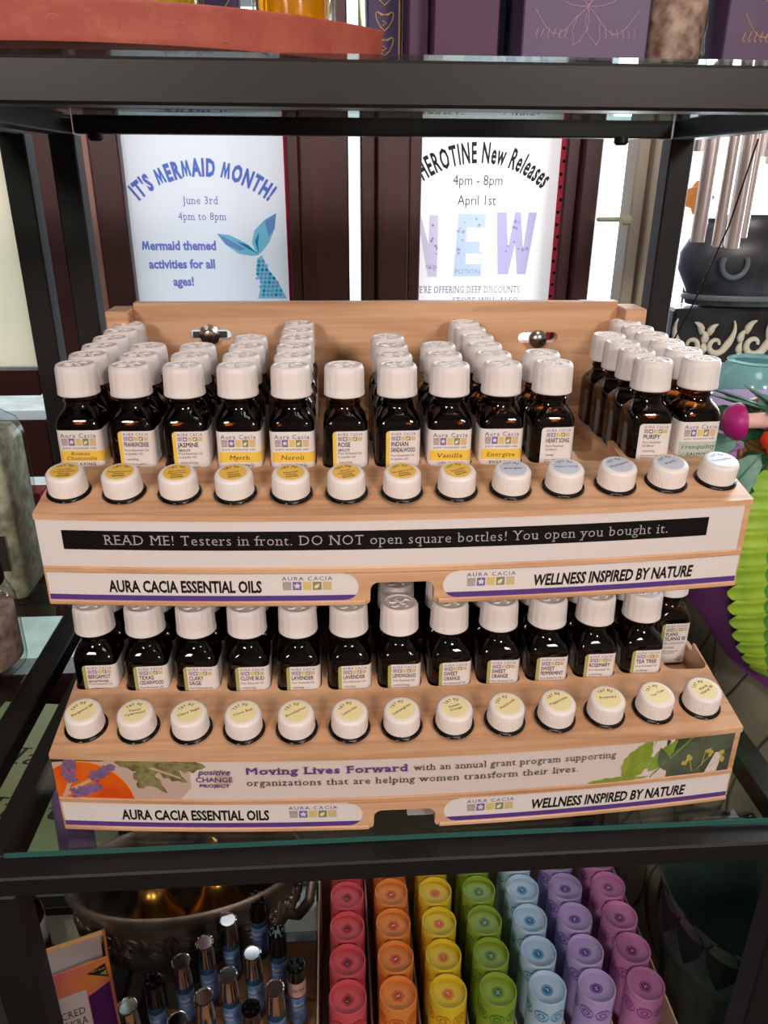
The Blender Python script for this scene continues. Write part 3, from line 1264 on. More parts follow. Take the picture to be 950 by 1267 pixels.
def label_path(s):
    """distance along the label, 0 = middle of the front, positive to the right"""
    a, r = BW + 0.00015, 0.0043
    fl = a - r
    q = PI * r / 2
    P = 4 * (2 * fl + q)
    s = s % P
    if s > P / 2:
        s -= P
    sg = 1 if s >= 0 else -1
    t_ = abs(s)
    if t_ <= fl:
        x, y = t_, -a
    elif t_ <= fl + q:
        an = (t_ - fl) / r
        x, y = fl + r * math.sin(an), -a + r * (1 - math.cos(an))
    elif t_ <= 3 * fl + q:
        x, y = a, -fl + (t_ - fl - q)
    elif t_ <= 3 * fl + 2 * q:
        an = (t_ - 3 * fl - q) / r
        x, y = fl + r * math.cos(an), fl + r * math.sin(an)
    else:
        x, y = fl - (t_ - 3 * fl - 2 * q), a
    return sg * x, y


def LT(p):
    x, y = label_path(p[0])
    n = Vector((x, y, 0))
    # push outwards a hair along the dominant side
    a = BW
    if abs(y) >= abs(x):
        y += math.copysign(p[2], y)
    else:
        x += math.copysign(p[2], x)
    return (x, y, p[1])


def wrap(g, s0, s1, z0, z1, m, lf=0.0, n=None):
    n = n or max(1, int((s1 - s0) / 0.0011))
    vs = []
    for i in range(n + 1):
        s = s0 + (s1 - s0) * i / n
        vs += [LT((s, z0, lf)), LT((s, z1, lf))]
    g.add(vs, [(2 * i, 2 * i + 2, 2 * i + 3, 2 * i + 1) for i in range(n)], m)


def sides(g, lf=0.00006, z1=0.033, z0=0.006):
    for s0 in (0.0150, -0.0250):
        z = z1
        rs2 = random.Random(5)
        while z > z0:
            a = s0 + rs2.uniform(0, 0.001)
            b = s0 + 0.0095 - rs2.uniform(0, 0.003)
            rect(g, a, b, z - 0.0005, z, 'ink_grey', lambda p: LT((p[0], p[1], lf)))
            z -= 0.0013


def label_a(name, bottom='RELAXING', band='label_yellow'):
    g = G()
    wrap(g, -0.0525, 0.040, 0.0028, 0.0350, 'paper_white', n=72)
    wrap(g, -0.0125, 0.040, 0.0154, 0.0220, band, 0.00005)
    if band == 'label_sage':
        wrap(g, -0.0125, 0.040, 0.0028, 0.0154, band, 0.00005)
    L = lift(LT, 0.0001)
    logo(g, -0.0106, 0.0106, 0.0305, 0.0026, 0.0254, 0.0046, L, 'Aura Cacia', 0.10)
    text(g, 'pure essential oils', -0.0102, 0.0102, 0.0233, 0.0014, 'ink_dark', L, 0.0, serif=True, shear=0.2)
    ls = name.split('\n')
    if len(ls) == 2:
        text(g, ls[0], -0.0058, 0.0058, 0.0193, 0.0021, 'ink_black', L, 0.0, serif=True, shear=0.2)
        text(g, ls[1], -0.0090, 0.0095, 0.0163, 0.0021, 'ink_black', L, 0.0, serif=True, shear=0.2)
    else:
        w_ = 0.0009 * len(name) + 0.0018
        text(g, ls[0], -w_, w_, 0.0173, 0.0026, 'ink_black', L, 0.0, serif=True, shear=0.2)
    text(g, bottom, -0.0070, 0.0085, 0.0127, 0.0019, 'ink_black', L, 0.012, sp=0.15)
    sides(g)
    return g.mesh('label', 60)


def label_b(lines, small, mood, stripe, sub=('Pure Essential Oil',)):
    g = G()
    r = 0.0022
    x0 = -0.0078
    # rounded upper left corner on the front, then on round the right side
    pts = [(x0, 0.0028), (x0, 0.0350 - r)] + [(x0 + r - r * math.cos(a), 0.0350 - r + r * math.sin(a)) for a in (0.5, 1.0, PI / 2)] + [(0.0, 0.0350), (0.0, 0.0028)]
    g.poly(pts[::-1], 'paper_white', LT)
    wrap(g, 0.0, 0.0385, 0.0028, 0.0350, 'paper_white')
    if stripe:
        pts = [(x0, 0.0028), (x0, 0.0350 - r)] + [(x0 + r - r * math.cos(a), 0.0350 - r + r * math.sin(a)) for a in (0.5, 1.0, PI / 2)] + [(x0 + r, 0.0028)]
        g.poly(pts[::-1], stripe, lift(LT, 0.00005))
    L = lift(LT, 0.0001)
    a = x0 + 0.0030
    logo(g, a, 0.0104, 0.0322, 0.0017, 0.0289, 0.0026, L)
    z = 0.0252
    for k, l in enumerate(lines):
        wd = min(0.0150, 0.0016 * len(l) + 0.0012)
        text(g, l, a, a + wd, z, 0.0028, 'ink_black', L, 0.018)
        z -= 0.0037
    if small:
        text(g, small, a, a + min(0.0125, 0.0009 * len(small)), z + 0.0009, 0.0015, 'ink_black', L, 0.02)
        z -= 0.0019
    for l in sub:
        text(g, l, a, a + min(0.0145, 0.00082 * len(l)), z + 0.0008, 0.0014, 'ink_dark', L, 0.004)
        z -= 0.0023
    z -= 0.0004
    text(g, mood, a + 0.0004, a + 0.0004 + 0.0009 * len(mood), z, 0.0015, 'ink_brown', L, 0.006, serif=True, shear=0.2)
    z -= 0.0028
    for k in range(2):
        text(g, 'Purity tested quality', a, a + 0.0115 - k * 0.003, z, 0.0009, 'ink_black', L, 0.01)
        z -= 0.0015
    for q in range(5):
        g.poly(leafpts(0.0092, 0.0040, 0.0055, 0.0010, 0.5 + q * 0.55, 0, 5), 'ink_grey', L)
    sides(g)
    return g.mesh('label', 60)


def bottle(label_me, text_label, loc, group):
    t = thing('oil_bottle', text_label, 'bottle', loc, group=group)
    part('bottle_body', ME_BODY, t)
    part('oil', ME_OIL, t)
    c = part('cap', ME_CAP, t)
    part('emblem', ME_EMB, c)
    part('label', label_me, t)
    return t


ORD = ['front', 'second', 'third', 'fourth', 'fifth', 'sixth']
upper = [('Roman\nChamomile', 'A', 6), ('FRANKINCENSE', 'B', 3), ('JASMINE', 'B', 3), ('Myrrh', 'A', 4), ('Neroli', 'A', 6), ('ROSE', 'B', 1),
         ('INDIAN\nSANDALWOOD', 'B', 4), ('Vanilla', 'A', 3), ('Energize', 'A', 6), ('HEART SONG', 'B', 2), None, ('PURIFY', 'B', 4), ('Tranquility', 'A', 6)]
desc = {0: 'yellow-banded Roman Chamomile', 1: 'yellow-striped Frankincense', 2: 'yellow-striped Jasmine', 3: 'yellow-banded Myrrh', 4: 'yellow-banded Neroli', 5: 'yellow-striped Rose Absolute',
        6: 'yellow-striped Indian Sandalwood', 7: 'yellow-banded Vanilla', 8: 'yellow-banded Energize', 9: 'plain white Heart Song', 11: 'plain white Purify', 12: 'sage-banded Tranquility'}
extra = {1: ('', 'renewing', 'label_yellow', ('Pure Essential Oil', 'in Jojoba Oil')), 2: ('ABSOLUTE', 'sensualizing', 'label_yellow', ('Pure Essential Oil', 'in Jojoba Oil')),
         5: ('ABSOLUTE', 'nurturing', 'label_yellow', ('Pure Essential Oil', 'in Jojoba Oil')), 6: ('', 'balancing', 'label_yellow', ('Pure Essential Oil', 'in Jojoba Oil')),
         9: ('', 'loving', '', ('Pure Essential', 'Oil Blend')), 11: ('', 'cleansing', '', ('Pure Essential', 'Oil Blend'))}
for i, u in enumerate(upper):
    if not u:
        continue
    nm, kind, rows = u
    if kind == 'A':
        me = label_a(nm, {0: 'RELAXING', 3: 'CALMING', 4: 'UPLIFTING', 7: 'UPLIFTING', 8: 'ENERGIZE', 12: 'CALMING'}[i], 'label_sage' if i == 12 else 'label_yellow')
    else:
        me = label_b(nm.split('\n'), extra[i][0], extra[i][1], extra[i][2], extra[i][3])
    x = (i - 6) * PX
    y0 = bow(x)
    st = (0.1475 - y0) / 5
    for k in range(rows):
        if k == 0:
            lb = 'white-capped %s bottle, front of its row on the upper tier' % desc[i]
            t0 = bottle(me, lb, (x, y0, UFL), 'square bottles on the upper tier')
            cur = t0
        else:
            lb = 'white-capped amber bottle, %s in the %s row' % (ORD[k], desc[i].split(' ', 1)[1])
            cur = copy_thing(t0, (x + random.uniform(-.0003, .0003), y0 + st * k, UFL), None, lb)
        cur.rotation_euler = (0, 0, R(random.uniform(-2.5, 2.5)))
lower = [('BERGAMOT', 'BERGAPTENE-FREE', 'uplifting'), ('TEXAS\nCEDARWOOD', '', 'centering'), ('CLARY\nSAGE', '', 'balancing'), ('CLOVE BUD', '', 'comforting'), ('LAVENDER', '', 'relaxing'),
         ('LAVENDER', '', 'relaxing'), ('LEMONGRASS', '', 'revitalizing'), ('SWEET\nORANGE', '', 'cheering'), ('SWEET\nORANGE', '', 'cheering'), ('SWEET\nPEPPERMINT', '', 'cooling'),
         ('ROSEMARY', '', 'activating'), ('TEA TREE', '', 'purifying'), ('YLANG\nYLANG III', '', 'soothing')]
ld = ['Bergamot', 'Texas Cedarwood', 'Clary Sage', 'Clove Bud', 'left Lavender', 'right Lavender', 'Lemongrass', 'left Sweet Orange', 'right Sweet Orange', 'Sweet Peppermint', 'Rosemary', 'Tea Tree', 'Ylang Ylang']
for i, (nm, sm, mood) in enumerate(lower):
    me = label_b(nm.split('\n'), sm, mood, 'label_olive')
    x = (i - 6) * PX
    y0 = LYF + bow(x)
    t0 = None
    for k in range(2):
        if i == 12 and k == 0:
            continue
        yy = y0 + 0.0282 * k
        if t0 is None:
            lb = 'amber bottle with white cap and olive-striped %s label on the lower tier%s' % (ld[i], ', set back' if i == 12 else '')
            t0 = bottle(me, lb, (x, yy, LFL), 'square bottles on the lower tier')
            c = t0
        else:
            c = copy_thing(t0, (x, yy, LFL), None, 'white-capped amber bottle in the dark behind the %s bottle' % ld[i])
        c.rotation_euler = (0, 0, R(random.uniform(-2.5, 2.5)))

# ================================================================ testers
def tester_cap():
    g = G()
    r = 0.0109
    z0, z1 = 0.0016, 0.0142

    def rib(k, i):
        return 1.0 if k in (0, 4, 5, 6) else (1.026 if i % 2 else 1.0)
    g.lathe([(r - 0.0004, z0), (r, z0 + 0.0004), (r - 0.0001, z0 + 0.005), (r - 0.0002, z1 - 0.0018), (r - 0.0005, z1 - 0.0010), (r - 0.0010, z1 - 0.0003), (r - 0.0018, z1), (0.0004, z1)], 84, 'tester_white', rib=rib)
    return g.mesh('cap', 38)


ME_TC = tester_cap()
g = G()
g.lathe([(0.0126, 0.0000), (0.0128, 0.0004), (0.0126, 0.0009), (0.0118, 0.0012), (0.0106, 0.0016), (0.0100, 0.0017)], 40, 'neck_black')
ME_TN = g.mesh('bottle_neck', 50)


def sticker(lines, m, rot, prec=False):
    g = G()
    z = 0.0142
    g.lathe([(0.0079, z), (0.0079, z + 0.0001), (0.0002, z + 0.0001)], 36, m)
    ca, sa = math.cos(R(rot)), math.sin(R(rot))

    def T(p):
        return (p[0] * ca - p[1] * sa, p[0] * sa + p[1] * ca, z + 0.00015 + p[2])
    text(g, 'TRY ME', -0.0041, 0.0041, 0, 0.0019, 'ink_black', T, 0.02, arc=(0, 0.0, 0.0050), sp=0.1)
    n = len(lines)
    y = 0.0006 if n == 1 else (0.0016 if not prec else 0.0020)
    for l in lines:
        h = 0.0017 if not prec else 0.0014
        w_ = min(0.0068, 0.00062 * len(l) + 0.0004)
        text(g, l, -w_, w_, y - 0.0012, h, 'ink_brown', T, 0.012)
        y -= h * 1.55
    if prec:
        y = min(y, -0.0016)
        text(g, 'Precious', -0.0030, 0.0030, y - 0.0012, 0.0014, 'ink_black', T, 0.022)
        text(g, 'Essentials', -0.0036, 0.0036, y - 0.0033, 0.0014, 'ink_black', T, 0.022)
    return g.mesh('sticker', 60)


UTN = [(('Roman', 'Chamomile'), 7), (('Frankincense',), 0), (('Jasmine', 'Absolute'), 8), (('Myrrh',), 16), (('Neroli',), 12), (('Rose', 'Absolute'), 16), (('Sandalwood',), 15), (('Vanilla',), 22),
       (('Energize',), 3), (('Heart Song',), 0), (('Meditation',), 24), (('Purify',), 26), (('Tranquility',), 14)]
LTN = [(('Bergamot BF',), 42), (('Texas', 'Cedarwood'), 14), (('Clary Sage',), 25), (('Clove Bud',), 24), (('Eucalyptus',), 30), (('Lavender',), 36), (('Lemongrass',), 34), (('Sweet', 'Orange'), 18),
       (('Patchouli',), 36), (('Peppermint',), 26), (('Rosemary',), 3), (('Tea Tree',), 28), (('Ylang', 'Ylang III'), 34)]
for tn, (lst, yc, zt, gname, wh) in enumerate(((UTN, UYC, ztU, 'tester bottles on the upper tier', 'upper'), (LTN, LYC, ztL, 'tester bottles on the lower tier', 'lower'))):
    for i, (ls, rot) in enumerate(lst):
        x = (i - 6) * (0.0318 if tn else 0.0324) - (0.0016 if tn else 0.0)
        y = yc + (0.0192 if tn else 0.0208) + bow(x)
        THT = math.atan(LSL if tn else USL)
        m = 'sticker_pale' if tn else ('sticker_yellow' if i < 8 else 'sticker_blue')
        cn = 'pale yellow' if tn else ('golden yellow' if i < 8 else 'light blue')
        t = thing('tester_bottle', 'white-capped tester with %s sticker reading %s, sunk in the %s board' % (cn, ' '.join(ls), wh), 'tester bottle',
                  (x, y, zt(x, y) + 0.0001), (THT, R(random.uniform(-1.5, 1.5)), 0), gname)
        part('bottle_neck', ME_TN, t)
        c = part('cap', ME_TC, t, rot=(0, 0, random.uniform(0, 6)))
        part('sticker', sticker(ls, m, rot, tn == 0 and i < 8), t)


# ================================================================ posters in the window
def paper(name, c, tr):
    m = bpy.data.materials.new(name)
    m.use_nodes = True
    nt = m.node_tree
    b = nt.nodes['Principled BSDF']
    b.inputs['Base Color'].default_value = lin(c)
    b.inputs['Roughness'].default_value = 0.7
    t_ = nt.nodes.new('ShaderNodeBsdfTranslucent')
    t_.inputs[0].default_value = lin(c)
    mx = nt.nodes.new('ShaderNodeMixShader')
    mx.inputs[0].default_value = tr
    nt.links.new(b.outputs[0], mx.inputs[1])
    nt.links.new(t_.outputs[0], mx.inputs[2])
    nt.links.new(mx.outputs[0], nt.nodes['Material Output'].inputs[0])
    MT[name] = m



def ink(name, c):
    """printing ink: a film that tints whatever light the paper gives"""
    m = bpy.data.materials.new(name)
    m.use_nodes = True
    nt = m.node_tree
    nt.nodes.remove(nt.nodes['Principled BSDF'])
    t_ = nt.nodes.new('ShaderNodeBsdfTransparent')
    t_.inputs[0].default_value = lin(c)
    nt.links.new(t_.outputs[0], nt.nodes['Material Output'].inputs[0])
    MT[name] = m


paper('poster_cool', 'e6e8f0', 0.37)
paper('poster_warm', 'f3eded', 0.40)
paper('poster_red', 'c01c44', 0.3)
paper('blind_cream', 'f0e4c6', 0.40)
ink('tail_aqua', '93d2e0')
ink('tail_deep', '55b0c6')
ink('tail_pink', 'eaccf0')
ink('pr_blue', '8ccbe8')
ink('pr_purple', 'a07cc0')
ink('pr_outline', 'bda8e0')
ink('pr_fill', 'a0dcf2')
ink('pr_grey', '5c5860')
ink('pr_black', '3a3236')
ink('pr_lav', 'dcd2e6')
ink('pr_lav2', 'c4bbdc')
ink('pr_sky', 'cbd9ea')
ink('pr_crimson', '7c0c2c')


def wx(px):
    return -0.316 + (px - 147) * 0.001055


def wz(py):
    return 0.150 - (py - 168) * 0.001002


def WT(p):
    return (p[0], 0.664 - p[2], p[1])


def WL(d):
    return lambda p: WT((p[0], p[1], p[2] + d))


t = thing('poster', 'pale event poster with aqua fish-tail drawing taped in the left window pane', 'poster', (-0.20, 0.665, -0.135))
g = G().add([(-0.3055, 0.6645, -0.135), (-0.0985, 0.6645, -0.135), (-0.0985, 0.6645, 0.19), (-0.3055, 0.6645, 0.19)], [(0, 1, 2, 3)], 'poster_cool')


def PT_(o, t):
    o.location = (-t.location[0], -t.location[1], -t.location[2])
    return o


PT_(part('sheet', g, t), t)
g = G()
cxp, r_ = wx(251), 0.135
for off, m, d in ((0.06, 'pr_outline', 0.0002), (0.03, 'pr_fill', 0.0004)):
    text(g, "IT'S MERMAID MONTH!", -0.093, 0.093, 0, 0.0195, m, WL(d), off, arc=(cxp, wz(214) - r_, r_), sp=0.06)
PT_(part('lettering', g, t, label='blue bubble lettering bent in an arc'), t)
g = G()
text(g, 'June 3rd', wx(225), wx(269), wz(249), 0.0095, 'pr_purple', WL(0.0003), 0.0, serif=True)
PT_(part('date_lettering', g, t), t)
g = G()
text(g, '4pm to 8pm', wx(217), wx(278), wz(269), 0.0095, 'pr_purple', WL(0.0003), 0.0, serif=True)
PT_(part('time_lettering', g, t), t)
for s_, a_, b_, y_ in (('Mermaid themed', 167, 262, 307), ('activities for all', 174, 259, 331), ('ages!', 203, 230, 354)):
    g = G()
    for off, m, d in ((0.045, 'pr_outline', 0.0002), (0.010, 'pr_fill', 0.0004)):
        text(g, s_, wx(a_), wx(b_), wz(y_), 0.0112, m, WL(d), off)
    PT_(part('lettering', g, t), t)
g = G()
# tail: two flukes and a scaled body
body = [(314, 318), (311, 335), (317, 352), (312, 372), (350, 372), (340, 350), (327, 332), (320, 314)]
g.poly([(wx(x), wz(y)) for x, y in body][::-1], 'tail_aqua', WL(0.0003))
for (pts, m, d) in (([(316, 314), (300, 298), (280, 288), (264, 286), (274, 300), (290, 312), (306, 315)], 'tail_aqua', 0.0003),
                    ([(272, 290), (264, 286), (274, 300), (292, 308), (300, 306)], 'tail_pink', 0.0004),
                    ([(314, 314), (308, 298), (312, 282), (326, 268), (341, 260), (338, 280), (330, 298), (320, 310)], 'tail_aqua', 0.0003),
                    ([(326, 270), (341, 260), (338, 280), (330, 290)], 'tail_pink', 0.0004),
                    ([(316, 312), (312, 296), (318, 284), (316, 298)], 'tail_deep', 0.0005), ([(316, 313), (300, 304), (288, 296), (304, 301)], 'tail_deep', 0.0005)):
    g.poly([(wx(x), wz(y)) for x, y in pts][::-1], m, WL(d))
rs = random.Random(4)
for r in range(9):
    for c in range(5):
        y = 322 + r * 5.6
        cx_ = 316 + r * 1.8 + (c - 2) * 5.5 + (r % 2) * 2.7
        wl_ = 6 + r * 1.6
        if abs(cx_ - (317 + r * 1.8)) < wl_:
            disc(g, wx(cx_), wz(y), 0.0024, rs.choice(('tail_deep', 'tail_aqua', 'tail_pink', 'pr_sky')), WL(0.0006), 8)
PT_(part('tail_drawing', g, t, label='aqua and pink fish tail drawing'), t)
o = link('backing_card', G().box(-0.0984, -0.0942, 0.6630, 0.6660, -0.135, 0.190, 'poster_red', 0.0003).mesh('card'))
tag(o, 'thin red card edge beside the left window poster', 'card')

t = thing('poster', 'white new-releases poster with arched black lettering in the right window pane', 'poster', (0.17, 0.665, -0.135))
PT_(part('sheet', G().add([(0.0835, 0.6645, -0.135), (0.2715, 0.6645, -0.135), (0.2715, 0.6645, 0.19), (0.0835, 0.6645, 0.19)], [(0, 1, 2, 3)], 'poster_warm'), t), t)
g = G()
cxp = wx(600)
rr_ = 0.135
text(g, 'HEROTINE New Releases', -0.080, 0.095, 0, 0.0240, 'pr_black', WL(0.0003), 0.028, arc=(cxp, wz(196) - rr_, rr_), sp=0.04)
PT_(part('heading', g, t, label='arched black condensed lettering'), t)
for s_, a_, b_, y_, h_, o_, sf in (('4pm - 8pm', 567, 632, 224, 0.0125, 0.0, False), ('April 1st', 574, 624, 249, 0.0125, 0.0, False),
                                   ("WE'RE OFFERING DEEP DISCOUNTS", 518, 664, 365, 0.0090, -0.004, True), ("STORE WILL ALSO", 572, 663, 380, 0.0085, -0.004, True)):
    g = G()
    text(g, s_, wx(a_), wx(b_), wz(y_), h_, 'pr_grey', WL(0.0003), o_, serif=sf)
    PT_(part('lettering', g, t), t)
g = G()
N_ = [(518, 343), (518, 285), (538, 343), (550, 343), (550, 262), (538, 262), (538, 300), (524, 262), (518, 262)]
E_ = [(572, 343), (610, 343), (610, 326), (588, 326), (588, 312), (606, 312), (606, 296), (588, 296), (588, 278), (612, 278), (612, 260), (576, 260)]
W_ = [(632, 340), (646, 340), (653, 300), (658, 340), (670, 340), (679, 258), (668, 258), (664, 305), (658, 258), (650, 258), (644, 305), (639, 258), (626, 258)]
for P_, m in ((N_, 'pr_lav'), (E_, 'pr_sky'), (W_, 'pr_lav2')):
    g.poly([(max(wx(x), 0.0845), wz(y)) for x, y in P_][::-1], m, WL(0.0002))
for k in range(34):
    (x0, x1), m = rs.choice((((640, 672), 'pr_lav'), ((574, 586), 'pr_lav'), ((540, 549), 'pr_lav2'), ((594, 608), 'pr_lav')))
    disc(g, wx(rs.uniform(x0, x1)), wz(rs.uniform(264, 336)), rs.uniform(0.001, 0.0025), m, WL(0.0004), 7)
text(g, 'POTION', wx(574), wx(608), wz(339), 0.006, 'pr_lav', WL(0.0005), 0.01)
text(g, 'OT.ON', wx(534), wx(550), wz(332), 0.005, 'pr_lav2', WL(0.0005), 0.01)
PT_(part('cutout_letters', g, t, label='large letters filled with pale lavender pictures'), t)
g = G().box(0.2716, 0.2776, 0.6615, 0.6655, -0.135, 0.190, 'poster_red', 0.0004)
for k in range(14):
    zc = 0.14 - k * 0.016
    g.lathe([(0.0022, 0), (0.0022, 0.0003), (0.0016, 0.0003)], 8, 'pr_crimson', Matrix.Translation((0.2746 + 0.0015 * math.sin(k * 2), 0.6614, zc)) @ Matrix.Rotation(R(90), 4, 'X'))
o = link('ribbon_strip', g.mesh('ribbon'))
tag(o, 'crimson swirl-patterned strip hanging beside the right window poster', 'ribbon')
o = link('window_blind', G().add([(-0.5995, 0.677, -0.149), (-0.4585, 0.677, -0.149), (-0.4585, 0.677, 0.399), (-0.5995, 0.677, 0.399)], [(0, 1, 2, 3)], 'blind_cream').mesh('blind'))
tag(o, 'cream blind behind the far left window pane', 'blind')

# ================================================================ things on the top glass shelf
mat('terracotta', '9c4a3c', 0.55, noise=(50, 'aa5a49', (1, 1, 1), 4), bump=(60, 0.5))
mat('yellow_liquid', 'd8b81c', 0.1, trans=0.35, noise=(40, 'b79a10', (1, 1, 1), 2))
mat('amber_liquid', 'd88a06', 0.1, trans=0.35)
mat('pale_oil', 'd9cf9a', 0.1, trans=0.5)
mat('purple_box', '3f2a4b', 0.5, noise=(30, '48314f', (1, 1, 1), 2))
mat('purple_box2', '52415e', 0.5)
mat('plum_box', '40203c', 0.55)
mat('navy_box', '2a1c4a', 0.5)
mat('gold_print', 'b99a62', 0.4)
mat('rose_print', 'b08ca0', 0.5)
mat('salt_pink', 'b59a8c', 0.7, noise=(160, '6a4438', (1, 1, 1), 6))
mat('petals_mix', 'b98470', 0.7, noise=(120, '8a3a2a', (1, 1, 1), 6))
TS = TOP
t = thing('round_tray', 'round terracotta-red tray with stamped pattern holding perfume bottles on the top shelf', 'tray', (-0.150, 0.065, TS + 0.0002))
g = G()
rt = 0.178
g.lathe([(rt - 0.012, 0), (rt, 0.0015), (rt + 0.0008, 0.004), (rt + 0.001, 0.0135), (rt + 0.0016, 0.0150), (rt + 0.0015, 0.0160), (rt - 0.002, 0.0165), (rt - 0.004, 0.010), (rt - 0.006, 0.004), (0.001, 0.004)], 96, 'terracotta')
part('tray_body', g, t)
g = G()
for k in range(44):
    a = R(-165 + k * 3.9 + rs.uniform(-1, 1))
    ph = rs.uniform(0, 6.3)
    z_ = rs.uniform(0.005, 0.0105)
    n_ = rs.choice((4, 6, 8))
    pts = []
    for i in range(n_):
        an = a + R(rs.uniform(0.30, 0.40)) * 2.2 * math.cos(ph + i * 0.7)
        pts.append(((rt + 0.0006) * math.cos(an), (rt + 0.0006) * math.sin(an), z_ + 0.0018 * math.sin(ph + i * 0.7)))
    g.tube(pts, [0.0001] + [0.00035] * (n_ - 2) + [0.0001], 'terracotta', 5)
part('stamped_pattern', g, t)


def bottle_round(name, label, loc, prof, liq, lm, stopper=True, group=None, n=28):
    t = thing(name, label, 'bottle', loc, group=group)
    g = G()
    g.lathe(prof, n, 'clear_glass')
    part('glass', g, t, angle=50)
    g = G()
    g.lathe(liq, n, lm)
    part('liquid', g, t, angle=50)
    if stopper:
        g = G()
        zt_ = prof[-1][1]
        g.lathe([(0.006, zt_), (0.009, zt_ + 0.002), (0.009, zt_ + 0.012), (0.006, zt_ + 0.015)], 16, 'brass')
        part('stopper', g, t)
    return t


zt0 = TS + 0.0046
for k, (x, y, r, h, lm, lb) in enumerate(((-0.255, -0.052, 0.018, 0.06, 'yellow_liquid', 'round glass bottle of yellow oil at the far left end of the red tray'),
                                         (-0.195, -0.064, 0.017, 0.055, 'pale_oil', 'round glass bottle of pale oil second on the red tray'),
                                         (-0.118, -0.066, 0.027, 0.07, 'yellow_liquid', 'wide glass bottle of yellow oil in the middle of the red tray'),
                                         (-0.054, -0.026, 0.020, 0.05, 'amber_liquid', 'squat faceted glass bottle of bright amber oil on the red tray'),
                                         (-0.010, -0.0, 0.014, 0.06, 'clear_glass', 'empty clear glass bottle near the right rim of the red tray'))):
    bottle_round('perfume_bottle', lb, (x, y, zt0), [(r * .8, 0), (r, 0.002), (r, h * .75), (r * .6, h * .9), (r * .35, h), (r * .35, h + 0.008)],
                 [(r * .75, 0.002), (r * .9, 0.004), (r * .9, h * .62)], lm if lm != 'clear_glass' else 'pale_oil', group='perfume bottles on the tray', n=10 if lm == 'amber_liquid' else 28)
for k, (x, y, lb) in enumerate(((-0.225, -0.03, 'slim navy box with gold scrolls between yellow bottles at far left'), (-0.088, -0.035, 'slim navy box with gold scrolls behind the amber bottle'))):
    t = thing('scroll_box', lb, 'box', (x, y, zt0), group='scroll boxes')
    part('carton', G().box(-0.009, 0.009, -0.006, 0.006, 0, 0.085, 'navy_box', 0.0005), t)
    g = G()
    for i in range(9):
        z = 0.006 + i * 0.009
        g.tube([(0.005 * math.cos(a_ / 6 * 2 * PI) * (1 if i % 2 else -1), -0.0062, z + 0.004 * math.sin(a_ / 6 * 2 * PI)) for a_ in range(6)], 0.0003, 'gold_print', 4)
    part('scroll_print', g, t, label='gold scroll line print')


def carton(label, x0, x1, y0, y1, h, m, prints, pm, cat='box', rot=0):
    t = thing('carton', label, cat, ((x0 + x1) / 2, (y0 + y1) / 2, TS + 0.0002), (0, 0, R(rot)))
    hx, hy = (x1 - x0) / 2, (y1 - y0) / 2
    part('box_body', G().box(-hx, hx, -hy, hy, 0, h, m, 0.0006), t)
    if prints:
        g = G()
        for path, r in prints(hx):
            g.tube([(p[0], -hy - 0.0001, p[1]) for p in path], r, pm, 4)
        part('line_print', g, t, label='thin metallic line drawing')
    return t


def scrolls(hx):
    o_ = []
    for k in range(9):
        z = 0.008 + k * 0.010
        for s_ in (-1, 1):
            o_.append(([(s_ * 0.0042 * math.sin(i / 7 * PI * 1.3), z + 0.007 * i / 7 - 0.002 * math.cos(i)) for i in range(8)], 0.00025))
        o_.append(([(-0.001, z), (0.001, z + 0.001), (-0.001, z + 0.002)], 0.0003))
    o_.append(([(hx - 0.0012, 0.002), (hx - 0.0012, 0.098)], 0.0004))
    return o_


def lilies(hx):
    o_ = []
    c = (0.0, 0.020)
    for a, L in ((0.45, 0.020), (2.7, 0.020), (-1.2, 0.015), (-1.9, 0.015), (1.4, 0.016), (1.75, 0.016)):
        for s_ in (-1, 1):
            o_.append(([(c[0] + L * i / 6 * math.cos(a) - s_ * 0.003 * math.sin(PI * i / 6) * math.sin(a) + 0.0006 * math.sin(i * 3), c[1] + L * i / 6 * math.sin(a) + s_ * 0.003 * math.sin(PI * i / 6) * math.cos(a)) for i in range(7)], 0.00016))
    for s_ in (-1, 1):
        o_.append(([(s_ * 0.004 + s_ * 0.018 * i / 7, 0.017 - 0.008 * math.sin(PI * i / 7) + 0.002 * i / 7) for i in range(8)], 0.00016))
        for q in range(6):
            x = s_ * (0.008 + 0.0025 * q)
            o_.append(([(x, 0.012), (x + s_ * 0.001, 0.009), (x + s_ * 0.0004, 0.008), (x, 0.009)], 0.0002))
    return o_


carton('slim navy box with gold scrolls right of the red tray', -0.0200, -0.0040, -0.050, -0.03, 0.11, 'navy_box', scrolls, 'gold_print')
carton('dark plum box standing left of the plain plum box', -0.0030, 0.0060, -0.072, -0.04, 0.10, 'plum_box', None, None)
carton('plain plum-coloured box in the middle of the top shelf', 0.0065, 0.0345, -0.085, -0.05, 0.10, 'plum_box', None, None)
carton('narrow dark purple box left of the large lily box', 0.0355, 0.0425, -0.060, -0.02, 0.10, 'navy_box', None, None)
carton('large violet box with fine lily drawing on the top shelf', 0.0435, 0.0975, -0.0900, -0.04, 0.11, 'purple_box2', lilies, 'rose_print')
carton('violet box with gold lily drawing at the right end', 0.1310, 0.1900, -0.0900, -0.04, 0.11, 'purple_box', lilies, 'gold_print')
t = thing('salt_jar', 'clear ribbed glass jar of pink petals and salt between two violet boxes', 'jar', (0.1140, -0.072, TS + 0.0002))
g = G()
g.lathe([(0.013, 0), (0.0150, 0.0015), (0.0158, 0.006), (0.0150, 0.012), (0.0158, 0.018), (0.0158, 0.05), (0.013, 0.056), (0.013, 0.060)], 32, 'clear_glass')
part('glass', g, t, angle=60)
g = G()
